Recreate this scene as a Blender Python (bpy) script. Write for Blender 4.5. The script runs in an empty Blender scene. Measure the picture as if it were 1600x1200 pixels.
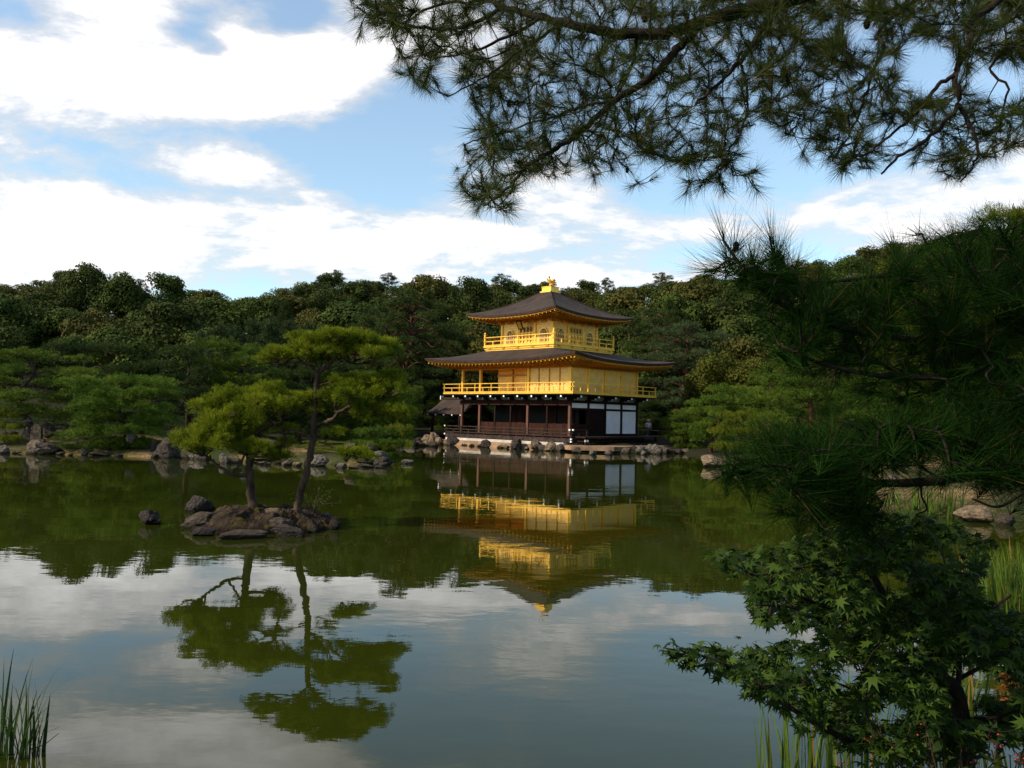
import bpy, math, random
import numpy as np
from mathutils import Vector, Matrix

# ------------------------------------------------------------------ camera, sky, sun, exposure
scn = bpy.context.scene
COL = scn.collection
FPX, CAMH, PITCH, ROLL = 1295.0, 2.1, 0.0398, 0.0223      # focal length in px of a 1600 px wide frame
Fv = np.array([0, math.cos(PITCH), math.sin(PITCH)])
_R0 = np.array([1.0, 0, 0]); _U0 = np.array([0, -math.sin(PITCH), math.cos(PITCH)])
Rv = math.cos(ROLL)*_R0 + math.sin(ROLL)*_U0
Uv = -math.sin(ROLL)*_R0 + math.cos(ROLL)*_U0
CAM = np.array([0, 0, CAMH])
cd = bpy.data.cameras.new('camera'); cam = bpy.data.objects.new('camera', cd); COL.objects.link(cam)
cd.sensor_width = 36; cd.lens = 36*FPX/1600; cd.clip_start = 0.05; cd.clip_end = 3000
cam.matrix_world = Matrix(((Rv[0], Uv[0], -Fv[0], 0), (Rv[1], Uv[1], -Fv[1], 0), (Rv[2], Uv[2], -Fv[2], CAMH), (0, 0, 0, 1)))
scn.camera = cam
scn.view_settings.view_transform = 'Standard'; scn.view_settings.look = 'None'
scn.view_settings.gamma = 1; scn.view_settings.use_curve_mapping = False
scn.view_settings.exposure = 0.42
scn.cycles.max_bounces = 6; scn.cycles.diffuse_bounces = 3; scn.cycles.glossy_bounces = 3
scn.cycles.transmission_bounces = 3; scn.cycles.use_denoising = True

SUN_DIR = Vector((-0.86, -0.36, 0)).normalized()*math.cos(math.radians(34)) + Vector((0, 0, math.sin(math.radians(34))))
sl = bpy.data.lights.new('sun', 'SUN'); so = bpy.data.objects.new('sun', sl); COL.objects.link(so)
sl.energy = 5.0; sl.angle = math.radians(1.2); sl.color = (1, 0.89, 0.70)
so.rotation_mode = 'QUATERNION'; so.rotation_quaternion = SUN_DIR.to_track_quat('Z', 'Y'); so.location = (-30, -20, 60)

def nd(nt, typ, **kw):
    n = nt.nodes.new(typ)
    for k, v in kw.items():
        if k == 'ins':
            for kk, vv in v.items():
                if hasattr(vv, 'is_output'): nt.links.new(vv, n.inputs[kk])
                else: n.inputs[kk].default_value = vv
        else: setattr(n, k, v)
    return n
def mth(nt, op, a, b=None, c=None, clamp=False):
    n = nt.nodes.new('ShaderNodeMath'); n.operation = op; n.use_clamp = clamp
    for i, v in enumerate((a, b, c)):
        if v is None: continue
        if hasattr(v, 'is_output'): nt.links.new(v, n.inputs[i])
        else: n.inputs[i].default_value = v
    return n.outputs[0]

def px_angles(px, py):
    d = Fv + (px-800)/FPX*Rv - (py-600)/FPX*Uv; d = d/np.linalg.norm(d)
    return math.atan2(d[0], d[1]), math.asin(d[2])

def make_world():
    w = bpy.data.worlds.new('World'); scn.world = w; w.use_nodes = True
    nt = w.node_tree; nt.nodes.clear()
    out = nd(nt, 'ShaderNodeOutputWorld')
    sky = nd(nt, 'ShaderNodeTexSky'); sky.sky_type = 'NISHITA'; sky.sun_disc = False
    sky.sun_elevation = math.radians(34); sky.sun_rotation = math.atan2(SUN_DIR.x, SUN_DIR.y)
    sky.air_density = 1.1; sky.dust_density = 0.2; sky.ozone_density = 1.0
    bg = nd(nt, 'ShaderNodeBackground', ins={'Strength': SKY_STRENGTH})
    tint = nd(nt, 'ShaderNodeMix', data_type='RGBA', blend_type='MULTIPLY', ins={0: 1.0}); nt.links.new(sky.outputs[0], tint.inputs[6]); tint.inputs[7].default_value = (.98, 1.16, 1.17, 1); nt.links.new(tint.outputs[2], bg.inputs['Color'])
    tc = nd(nt, 'ShaderNodeTexCoord'); sep = nd(nt, 'ShaderNodeSeparateXYZ', ins={0: tc.outputs['Generated']})
    x, y, z = sep.outputs
    az = mth(nt, 'ARCTAN2', x, y); el = mth(nt, 'ARCSINE', z)
    # a cloud deck overhead, seen in perspective
    zz = mth(nt, 'ADD', mth(nt, 'MAXIMUM', z, 0.0), 0.22)
    cv = nd(nt, 'ShaderNodeCombineXYZ', ins={0: mth(nt, 'MULTIPLY', mth(nt, 'DIVIDE', x, zz), .8), 1: mth(nt, 'DIVIDE', y, zz), 2: 0.35})
    n1 = nd(nt, 'ShaderNodeTexNoise', ins={'Vector': cv.outputs[0], 'Scale': 1.7, 'Detail': 10.0, 'Roughness': 0.62, 'Distortion': 0.35})
    n2 = nd(nt, 'ShaderNodeTexNoise', ins={'Vector': cv.outputs[0], 'Scale': 5.0, 'Detail': 6.0, 'Roughness': 0.6})
    acc = mth(nt, 'MULTIPLY_ADD', n1.outputs[0], 2.9, -1.42)
    acc = mth(nt, 'MULTIPLY_ADD', mth(nt, 'SUBTRACT', n2.outputs[0], 0.5), 1.05, acc)
    n3 = nd(nt, 'ShaderNodeTexNoise', ins={'Vector': cv.outputs[0], 'Scale': 15.0, 'Detail': 6.0, 'Roughness': 0.65})
    acc = mth(nt, 'MULTIPLY_ADD', mth(nt, 'SUBTRACT', n3.outputs[0], 0.5), 0.65, acc)
    # unseen sky overhead and behind right kept clear to lower the fill light
    hi = nd(nt, 'ShaderNodeMapRange', interpolation_type='SMOOTHSTEP', ins={'Value': el, 'From Min': 0.55, 'From Max': 0.9, 'To Min': 0.0, 'To Max': -0.8})
    bk = nd(nt, 'ShaderNodeMapRange', interpolation_type='SMOOTHSTEP', ins={'Value': mth(nt, 'MULTIPLY_ADD', y, 0.5, mth(nt, 'MULTIPLY', x, -0.85)), 'From Min': -0.55, 'From Max': -0.06, 'To Min': -0.9, 'To Max': 0.0})
    acc = mth(nt, 'ADD', acc, mth(nt, 'MINIMUM', hi.outputs[0], bk.outputs[0]))
    # banks of cloud and clear bands, placed by bearing and elevation
    for (px, py, sx, sy, rot, amp) in CLOUDS:
        a0, e0 = px_angles(px, py); sa, se = sx/FPX, sy/FPX
        da = mth(nt, 'SUBTRACT', az, a0); de = mth(nt, 'SUBTRACT', el, e0)
        c, s = math.cos(rot), math.sin(rot)
        u = mth(nt, 'MULTIPLY_ADD', da, c/sa, mth(nt, 'MULTIPLY', de, s/sa))
        v = mth(nt, 'MULTIPLY_ADD', de, c/se, mth(nt, 'MULTIPLY', da, -s/se))
        r2 = mth(nt, 'ADD', mth(nt, 'MULTIPLY', u, u), mth(nt, 'MULTIPLY', v, v))
        acc = mth(nt, 'MULTIPLY_ADD', mth(nt, 'EXPONENT', mth(nt, 'MULTIPLY', r2, -1.0)), amp, acc)
    mr = nd(nt, 'ShaderNodeMapRange', interpolation_type='SMOOTHSTEP', ins={'Value': acc, 'From Min': -0.30, 'From Max': 0.46, 'To Min': 0.17, 'To Max': 1.0})
    thick = nd(nt, 'ShaderNodeMapRange', ins={'Value': acc, 'From Min': 0.1, 'From Max': 0.85, 'To Min': 0.62, 'To Max': 1.32})
    cb = nd(nt, 'ShaderNodeBackground', ins={'Color': (1.0, 0.985, 0.99, 1), 'Strength': mth(nt, 'MULTIPLY', thick.outputs[0], CLOUD_STRENGTH)})
    mx = nd(nt, 'ShaderNodeMixShader', ins={0: mr.outputs[0], 1: bg.outputs[0], 2: cb.outputs[0]})
    nt.links.new(mx.outputs[0], out.inputs[0])
SKY_STRENGTH, CLOUD_STRENGTH = 0.14, 1.0
CLOUDS = [  # bearing/elevation given by the photo pixel, spread in px, tilt, amount
    (170, 60, 330, 110, 0.0, 0.22), (490, 110, 120, 60, 0.1, 0.28), (300, 160, 220, 26, 0, 0.18), (740, 40, 200, 130, 0, 0.30),
    (300, 365, 330, 74, 0, 0.34), (405, 262, 100, 34, -0.25, 0.36), (60, 350, 160, 60, 0, 0.05), (0, 400, 200, 60, 0, 0.2), (120, 205, 90, 14, -0.1, 0.20),
    (140, 225, 80, 22, -0.1, -0.50), (285, 205, 90, 24, 0, -0.48), (430, 215, 110, 26, -0.1, -0.40), (190, 278, 150, 15, 0, -0.42), (585, 225, 120, 80, 0.5, -0.66),
    (300, 45, 40, 22, 0.6, -0.55), (330, 80, 26, 16, 0, -0.5), (470, 20, 60, 24, 0.4, -0.6), (600, 300, 80, 22, 0, -.25), (150, 100, 60, 20, 0, -.25), (380, 130, 40, 14, 0, -.3),
    (870, 365, 240, 56, 0, 0.48), (520, 400, 180, 45, 0, 0.25), (1120, 250, 170, 60, 0, -0.40), (1420, 150, 260, 140, 0, -0.55),
    (1290, 345, 150, 34, 0, 0.20), (1500, 300, 130, 30, 0, 0.25), (10, 20, 50, 26, 0, -0.45), (1000, 90, 150, 70, 0, -0.15)]
make_world()

# ------------------------------------------------------------------ helpers
def ray(px, py): return Fv + (px-800)/FPX*Rv - (py-600)/FPX*Uv
def at(px, py, Y):                       # the point seen at a photo pixel, Y metres out
    d = ray(px, py); return CAM + d*(Y/d[1])
def onz(px, py, z=0.0):                  # the point of a level surface seen at a photo pixel
    d = ray(px, py); return CAM + d*((z-CAMH)/d[2])
def proj(P):
    d = np.asarray(P)-CAM; w = d@Fv
    return 800+FPX*(d@Rv)/w, 600-FPX*(d@Uv)/w
TH = 0.8045
PC = np.array([2.6637, 60.578, 0.0])
_e1 = np.array([math.sin(TH), -math.cos(TH), 0]); _e2 = np.array([math.cos(TH), math.sin(TH), 0])
def pav(x, y, z=0): return PC + x*_e1 + y*_e2 + np.array([0, 0, z])

def tag(o, label=None, cat=None, group=None, kind=None):
    if label: o['label'] = label
    if cat: o['category'] = cat
    if group: o['group'] = group
    if kind: o['kind'] = kind
    return o
def empty(name, loc=(0, 0, 0), rz=0.0):
    o = bpy.data.objects.new(name, None); COL.objects.link(o); o.location = loc; o.rotation_euler = (0, 0, rz); o.empty_display_size = 0.3
    return o
def link(name, me, parent=None):
    o = bpy.data.objects.new(name, me); COL.objects.link(o)
    if parent: o.parent = parent
    return o
def mesh_np(name, V, F, mat=None, parent=None, smooth=False):
    V = np.asarray(V, np.float32).reshape(-1, 3); F = np.asarray(F, np.int32); m, k = F.shape
    me = bpy.data.meshes.new(name)
    me.vertices.add(len(V)); me.vertices.foreach_set('co', V.ravel())
    me.loops.add(m*k); me.loops.foreach_set('vertex_index', F.ravel())
    me.polygons.add(m); me.polygons.foreach_set('loop_start', np.arange(m, dtype=np.int32)*k)
    me.update(calc_edges=True)
    if smooth: me.polygons.foreach_set('use_smooth', np.ones(m, bool))
    else: me.polygons.foreach_set('use_smooth', np.zeros(m, bool))
    if mat: me.materials.append(mat)
    return link(name, me, parent)
class MB:
    def __init__(s): s.v = []; s.f = []
    def add(s, V, F):
        o = len(s.v); s.v += [tuple(map(float, v)) for v in V]; s.f += [tuple(int(i)+o for i in f) for f in F]; return s
    def box(s, x0, x1, y0, y1, z0, z1):
        return s.add([(x, y, z) for z in (z0, z1) for y in (y0, y1) for x in (x0, x1)],
                     [(0, 2, 3, 1), (4, 5, 7, 6), (0, 1, 5, 4), (2, 6, 7, 3), (0, 4, 6, 2), (1, 3, 7, 5)])
    def bar(s, p, q, w, h):              # square bar from p to q
        p = np.array(p, float); q = np.array(q, float); d = q-p; d /= np.linalg.norm(d)
        up = np.array([0, 0, 1.0]) if abs(d[2]) < .9 else np.array([1.0, 0, 0])
        sd = np.cross(d, up); sd /= np.linalg.norm(sd); up = np.cross(sd, d)
        V = [e+a*sd*w/2+b*up*h/2 for e in (p, q) for a, b in ((-1, -1), (1, -1), (1, 1), (-1, 1))]
        return s.add(V, [(0, 1, 2, 3), (7, 6, 5, 4), (0, 4, 5, 1), (1, 5, 6, 2), (2, 6, 7, 3), (3, 7, 4, 0)])
    def tube(s, P, R, n=6, cap=True):
        P = np.asarray(P, float); R = np.broadcast_to(np.asarray(R, float), (len(P),))
        T = np.gradient(P, axis=0); T /= np.linalg.norm(T, axis=1)[:, None]+1e-9
        ref = np.array([0.31, 0.2, 0.93]) if abs(T[0][2]) < .8 else np.array([1.0, 0.1, 0])
        V = []
        for i in range(len(P)):
            a = np.cross(T[i], ref); a /= np.linalg.norm(a)+1e-9; b = np.cross(T[i], a)
            for k in range(n):
                t = 2*math.pi*k/n; V.append(P[i]+R[i]*(math.cos(t)*a+math.sin(t)*b))
        Fc = [(i*n+k, i*n+(k+1) % n, (i+1)*n+(k+1) % n, (i+1)*n+k) for i in range(len(P)-1) for k in range(n)]
        if cap: Fc += [tuple(range(n-1, -1, -1)), tuple((len(P)-1)*n+k for k in range(n))]
        return s.add(V, Fc)
    def prism(s, pts, z0, z1):
        n = len(pts); V = [(x, y, z0) for x, y in pts]+[(x, y, z1) for x, y in pts]
        return s.add(V, [tuple(range(n-1, -1, -1)), tuple(range(n, 2*n))]+[(i, (i+1) % n, n+(i+1) % n, n+i) for i in range(n)])
    def build(s, name, mat=None, parent=None, smooth=False):
        me = bpy.data.meshes.new(name); me.from_pydata(s.v, [], s.f); me.update()
        if mat: me.materials.append(mat)
        me.polygons.foreach_set('use_smooth', np.full(len(me.polygons), smooth, bool))
        return link(name, me, parent)
def smooth_path(pts, n=6):
    P = np.asarray(pts, float)
    if len(P) < 3: return P
    Q = np.vstack([2*P[0]-P[1], P, 2*P[-1]-P[-2]]); out = []
    for i in range(1, len(Q)-2):
        for t in np.arange(n)/n:
            out.append(0.5*((2*Q[i])+(-Q[i-1]+Q[i+1])*t+(2*Q[i-1]-5*Q[i]+4*Q[i+1]-Q[i+2])*t*t+(-Q[i-1]+3*Q[i]-3*Q[i+1]+Q[i+2])*t**3))
    out.append(P[-1]); return np.array(out)
def unit(a): return a/(np.linalg.norm(a, axis=-1, keepdims=True)+1e-9)

# ------------------------------------------------------------------ materials
def mat_base(name):
    m = bpy.data.materials.new(name); m.use_nodes = True; nt = m.node_tree; nt.nodes.clear()
    out = nd(nt, 'ShaderNodeOutputMaterial'); return m, nt, out
def surf(name, c1, c2, scale=4.0, rough=0.7, bump=0.3, bscale=None, metallic=0.0, stretch=(1, 1, 1), detail=6.0, dist=0.02, spec=0.4, c3=None, lo=0.35, hi=0.68, wet=None):
    m, nt, out = mat_base(name)
    tc = nd(nt, 'ShaderNodeTexCoord'); mp = nd(nt, 'ShaderNodeMapping', ins={'Vector': tc.outputs['Object'], 'Scale': stretch})
    n = nd(nt, 'ShaderNodeTexNoise', ins={'Vector': mp.outputs[0], 'Scale': scale, 'Detail': detail, 'Roughness': 0.6})
    cr = nd(nt, 'ShaderNodeValToRGB', ins={0: n.outputs[0]}); e = cr.color_ramp.elements
    e[0].position = lo; e[1].position = hi; e[0].color = (*c1, 1); e[1].color = (*c2, 1)
    if c3: k = e.new(hi+.07); k.color = (*c3, 1)
    col = cr.outputs[0]
    if wet:                              # dark wet band just above the water
        geo = nd(nt, 'ShaderNodeNewGeometry'); sp = nd(nt, 'ShaderNodeSeparateXYZ', ins={0: geo.outputs['Position']})
        wz = nd(nt, 'ShaderNodeMapRange', ins={'Value': mth(nt, 'MULTIPLY_ADD', n.outputs[0], -.12, sp.outputs[2]), 'From Min': -.03, 'From Max': .06, 'To Min': .28, 'To Max': 1.0})
        mw = nd(nt, 'ShaderNodeMix', data_type='RGBA', blend_type='MULTIPLY', ins={0: 1.0}); nt.links.new(col, mw.inputs[6]); nt.links.new(wz.outputs[0], mw.inputs[7])
        vo = nd(nt, 'ShaderNodeTexNoise', ins={'Vector': tc.outputs['Object'], 'Scale': 5.0, 'Detail': 5.0, 'Roughness': .7})
        lk = nd(nt, 'ShaderNodeMapRange', ins={'Value': vo.outputs[0], 'From Min': .56, 'From Max': .65})
        ml = nd(nt, 'ShaderNodeMix', data_type='RGBA', ins={0: mth(nt, 'MULTIPLY', lk.outputs[0], .55)}); nt.links.new(mw.outputs[2], ml.inputs[6]); ml.inputs[7].default_value = (*wet, 1); col = ml.outputs[2]
    b = nd(nt, 'ShaderNodeBsdfPrincipled', ins={'Base Color': col, 'Roughness': rough, 'Metallic': metallic, 'Specular IOR Level': spec})
    if bump:
        n2 = nd(nt, 'ShaderNodeTexNoise', ins={'Vector': mp.outputs[0], 'Scale': bscale or scale*3, 'Detail': 8.0, 'Roughness': 0.65})
        bp = nd(nt, 'ShaderNodeBump', ins={'Height': n2.outputs[0], 'Strength': bump, 'Distance': dist}); nt.links.new(bp.outputs[0], b.inputs['Normal'])
    nt.links.new(b.outputs[0], out.inputs[0]); return m
def foliage(name, c1, c2, trans=0.25, rough=0.55, spec=0.25, clump=0.0, objvar=0.5, brown=None, bw=0.93):
    """leaf or needle colour: varies leaf by leaf, plant by plant"""
    m, nt, out = mat_base(name)
    geo = nd(nt, 'ShaderNodeNewGeometry'); oi = nd(nt, 'ShaderNodeObjectInfo')
    f = mth(nt, 'MULTIPLY_ADD', geo.outputs['Random Per Island'], 1-objvar, mth(nt, 'MULTIPLY', oi.outputs['Random'], objvar))
    if clump:
        tc = nd(nt, 'ShaderNodeTexCoord'); nz = nd(nt, 'ShaderNodeTexNoise', ins={'Vector': tc.outputs['Object'], 'Scale': clump, 'Detail': 2.0})
        f = mth(nt, 'ADD', mth(nt, 'MULTIPLY', f, 0.55), mth(nt, 'MULTIPLY_ADD', nz.outputs[0], 1.6, -0.55), clamp=True)
    cr = nd(nt, 'ShaderNodeValToRGB', ins={0: f}); e = cr.color_ramp.elements
    e[0].color = (*c1, 1); e[1].color = (*c2, 1); e[0].position = 0.1; e[1].position = 0.9
    col = cr.outputs[0]
    if brown:
        mx = nd(nt, 'ShaderNodeMix', data_type='RGBA', ins={0: mth(nt, 'GREATER_THAN', geo.outputs['Random Per Island'], bw)})
        nt.links.new(col, mx.inputs[6]); mx.inputs[7].default_value = (*brown, 1); col = mx.outputs[2]
    b = nd(nt, 'ShaderNodeBsdfPrincipled', ins={'Base Color': col, 'Roughness': rough, 'Specular IOR Level': spec})
    t = nd(nt, 'ShaderNodeBsdfTranslucent', ins={'Color': col})
    mx = nd(nt, 'ShaderNodeMixShader', ins={0: trans, 1: b.outputs[0], 2: t.outputs[0]})
    nt.links.new(mx.outputs[0], out.inputs[0]); return m

M = {}
M['bark'] = surf('bark', (.020, .012, .008), (.075, .048, .032), 9, .9, .8, 14, stretch=(1, 1, .35), dist=.03, spec=.15)
M['bark_red'] = surf('bark_red', (.028, .012, .008), (.095, .042, .025), 7, .9, .8, 12, stretch=(1, 1, .4), dist=.03, spec=.15)
M['bark_dark'] = surf('bark_dark', (.008, .006, .005), (.028, .019, .014), 14, .9, .9, 26, dist=.01, spec=.12)
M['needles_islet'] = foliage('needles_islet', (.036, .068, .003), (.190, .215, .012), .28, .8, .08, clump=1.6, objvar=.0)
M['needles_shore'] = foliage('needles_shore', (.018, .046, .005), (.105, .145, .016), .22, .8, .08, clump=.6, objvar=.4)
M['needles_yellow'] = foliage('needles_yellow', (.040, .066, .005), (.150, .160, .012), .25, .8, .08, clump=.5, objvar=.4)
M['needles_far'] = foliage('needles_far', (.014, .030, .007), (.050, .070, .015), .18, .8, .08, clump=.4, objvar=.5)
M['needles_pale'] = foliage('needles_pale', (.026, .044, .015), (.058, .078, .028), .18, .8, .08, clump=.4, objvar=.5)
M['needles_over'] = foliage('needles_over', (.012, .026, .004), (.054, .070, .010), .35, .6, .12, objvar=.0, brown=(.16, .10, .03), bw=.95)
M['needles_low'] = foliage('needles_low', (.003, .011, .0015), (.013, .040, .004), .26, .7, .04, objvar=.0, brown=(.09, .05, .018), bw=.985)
M['needles_front'] = foliage('needles_front', (.022, .058, .006), (.120, .170, .018), .22, .8, .08, clump=.6, objvar=.3)
M['leaf_a'] = foliage('leaf_dark', (.013, .022, .005), (.052, .066, .012), .12, .8, .08, clump=.35, objvar=.4)
M['leaf_b'] = foliage('leaf_olive', (.026, .028, .006), (.085, .078, .015), .12, .8, .08, clump=.35, objvar=.4)
M['leaf_c'] = foliage('leaf_mid', (.018, .032, .006), (.064, .084, .014), .12, .8, .08, clump=.35, objvar=.4)
M['leaf_y'] = foliage('leaf_yellow', (.036, .046, .006), (.085, .084, .011), .25, .8, .08, clump=.5, objvar=.2)
M['maple'] = foliage('maple_leaf', (.008, .023, .003), (.050, .086, .011), .38, .6, .12, objvar=.0)
M['maple_orange'] = foliage('maple_orange', (.14, .07, .010), (.26, .08, .015), .4, .8, .1, objvar=0)
M['reed'] = foliage('reed', (.026, .056, .005), (.100, .150, .012), .35, .6, .15, objvar=.2, brown=(.18, .11, .03), bw=.93)
M['reed_dark'] = foliage('reed_dark', (.014, .034, .007), (.034, .066, .012), .3, .6, .15, objvar=.2, brown=(.14, .08, .03), bw=.95)
M['shrub'] = foliage('shrub_leaf', (.010, .024, .005), (.036, .054, .010), .3, .6, .12, objvar=0)
M['moss'] = surf('moss', (.022, .016, .010), (.085, .060, .010), 5, .95, .9, 22, dist=.05, spec=.1, lo=.35, hi=.62, c3=(.15, .115, .02))
M['rock'] = surf('rock', (.028, .019, .013), (.125, .094, .070), 3.0, .9, 1, 7, dist=.10, c3=(.23, .185, .145), spec=.2, wet=(.10, .075, .018))
M['rock_dark'] = surf('rock_dark', (.018, .013, .011), (.075, .055, .044), 4.5, .9, 1, 9, dist=.09, c3=(.17, .13, .105), spec=.2, wet=(.14, .12, .10))
M['rock_tan'] = surf('rock_tan', (.075, .052, .034), (.27, .19, .12), 2.4, .9, 1, 6, dist=.10, c3=(.38, .31, .23), spec=.2, wet=(.12, .09, .03))
M['rock_pale'] = surf('rock_pale', (.040, .030, .024), (.19, .155, .125), 3.4, .9, 1, 8, dist=.10, c3=(.36, .31, .26), spec=.2, wet=(.40, .38, .34))
M['gold'] = None

# ------------------------------------------------------------------ ground, water
POND = [(-90, 3.0), (0.9, 3.2), (2.6, 4.1), (3.9, 5.5), (5.2, 8.2), (6.6, 11.2), (9.5, 13.2), (12.5, 15.5), (12.3, 18.2), (10.3, 19.0), (8.7, 19.4), (8.5, 24), (9.4, 31),
        (10.2, 36), (10.0, 40.5), (10.8, 46), (11.6, 50), (10.9, 53.3)]
POND += [tuple(pav(*q)[:2]) for q in ((9.6, -3.6), (7.2, -5.6), (5.8, -4.8), (-6.2, -4.8))]
POND += [(-7.6, 59.4), (-9.4, 57.6), (-9.6, 50), (-7.0, 40), (-5.0, 35.6), (-4.9, 34.3), (-6.3, 33.7), (-9, 34.8), (-13.8, 36.3), (-18, 36.5), (-22.6, 37.0), (-30, 38.5), (-90, 42)]
def pond_dist(X, Y):                     # + on land, - in the water
    P = np.array(POND); Q = np.roll(P, -1, 0); shp = X.shape; X = X.ravel(); Y = Y.ravel()
    best = np.full(X.shape, 1e9); ins = np.zeros(X.shape, bool)
    for (ax, ay), (bx, by) in zip(P, Q):
        ex, ey = bx-ax, by-ay; t = np.clip(((X-ax)*ex+(Y-ay)*ey)/(ex*ex+ey*ey), 0, 1)
        best = np.minimum(best, np.hypot(X-ax-t*ex, Y-ay-t*ey))
        cr = ((ay > Y) != (by > Y)) & (X < (bx-ax)*(Y-ay)/(by-ay+1e-12)+ax); ins ^= cr
    return np.where(ins, -best, best).reshape(shp)
SKYL = [(-200, 440), (0, 433), (50, 437), (90, 425), (135, 419), (165, 433), (200, 441), (250, 448), (330, 447), (365, 456), (378, 466), (400, 461), (450, 440), (510, 424), (550, 428), (600, 431), (640, 440),
        (690, 431), (740, 436), (800, 428), (850, 430), (900, 436), (930, 430), (960, 439), (985, 435), (1030, 429), (1060, 425), (1120, 428), (1250, 402), (1300, 394), (1370, 378), (1450, 366), (1560, 352), (1800, 340)]
def sky_px(px): return np.interp(px, [a for a, b in SKYL], [b for a, b in SKYL])
def sst(t): t = np.clip(t, 0, 1); return t*t*(3-2*t)
def hill_top(X, Y):                      # height of the wooded crest (tree tops) along a bearing, at 148 m
    u = X/np.maximum(Y, 1); px = 800+FPX*u; py = sky_px(px)
    return CAMH+((651.6+.0223*(px-800))-py)/FPX*148
def ground_z(X, Y):
    X = np.asarray(X, float); Y = np.asarray(Y, float); sd = pond_dist(X, Y)
    z = np.where(sd > 0, .22*sst(sd/.5)+.55*sst(sd/7), np.maximum(-.6, sd*.5))
    z = z+np.where(sd > 1, .10*np.sin(X*.9+1.3*np.sin(Y*.5))*np.sin(Y*.7+X*.2)*sst((sd-1)/3), 0)
    back = sst((Y-74)/(150-74))*(hill_top(X, Y)-9.5)
    return z+np.where(Y > 74, np.maximum(back, 0), 0)
def gz(x, y): return float(ground_z(np.array([x]), np.array([y]))[0])
def make_ground():
    xs = np.concatenate([np.linspace(-900, -200, 12)[:-1], np.linspace(-200, -42, 50)[:-1], np.linspace(-42, 24, 190)[:-1], np.linspace(24, 200, 60)[:-1], np.linspace(200, 900, 12)])
    ys = np.concatenate([np.linspace(-400, -6, 12)[:-1], np.linspace(-6, 66, 210)[:-1], np.linspace(66, 240, 70)[:-1], np.linspace(240, 1500, 14)])
    X, Y = np.meshgrid(xs, ys); Z = ground_z(X, Y); Z = np.where(Y > 240, Z*np.clip(1-(Y-240)/800, .2, 1), Z)
    V = np.stack([X, Y, Z], -1).reshape(-1, 3); nx, ny = len(xs), len(ys)
    i = np.arange((ny-1)*(nx-1)); r, c = i//(nx-1), i % (nx-1); a = r*nx+c
    m, nt, out = mat_base('earth')
    tc = nd(nt, 'ShaderNodeTexCoord')
    n1 = nd(nt, 'ShaderNodeTexNoise', ins={'Vector': tc.outputs['Object'], 'Scale': .35, 'Detail': 6.0, 'Roughness': .6})
    n2 = nd(nt, 'ShaderNodeTexNoise', ins={'Vector': tc.outputs['Object'], 'Scale': 6.0, 'Detail': 8.0, 'Roughness': .7})
    cr = nd(nt, 'ShaderNodeValToRGB', ins={0: mth(nt, 'MULTIPLY_ADD', n2.outputs[0], .35, mth(nt, 'MULTIPLY', n1.outputs[0], .75))}); e = cr.color_ramp.elements
    e[0].position = .50; e[0].color = (.026, .032, .008, 1); e[1].position = .68; e[1].color = (.24, .150, .070, 1)
    k = e.new(.58); k.color = (.085, .062, .022, 1)
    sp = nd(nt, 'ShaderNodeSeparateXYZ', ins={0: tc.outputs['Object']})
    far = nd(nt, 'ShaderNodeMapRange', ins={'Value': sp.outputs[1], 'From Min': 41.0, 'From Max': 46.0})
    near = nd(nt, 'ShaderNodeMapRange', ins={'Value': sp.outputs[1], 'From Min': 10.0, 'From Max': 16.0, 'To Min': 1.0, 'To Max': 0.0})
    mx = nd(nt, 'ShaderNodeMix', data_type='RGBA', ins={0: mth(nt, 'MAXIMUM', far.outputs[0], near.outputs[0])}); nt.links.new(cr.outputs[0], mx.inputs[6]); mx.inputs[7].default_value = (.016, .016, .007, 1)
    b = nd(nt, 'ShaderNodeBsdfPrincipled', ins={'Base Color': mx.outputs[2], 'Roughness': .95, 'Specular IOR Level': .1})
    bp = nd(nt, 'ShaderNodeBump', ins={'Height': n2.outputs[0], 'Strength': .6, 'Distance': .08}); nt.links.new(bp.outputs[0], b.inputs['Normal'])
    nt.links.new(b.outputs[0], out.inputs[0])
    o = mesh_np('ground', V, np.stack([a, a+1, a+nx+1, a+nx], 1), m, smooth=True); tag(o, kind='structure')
make_ground()
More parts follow.
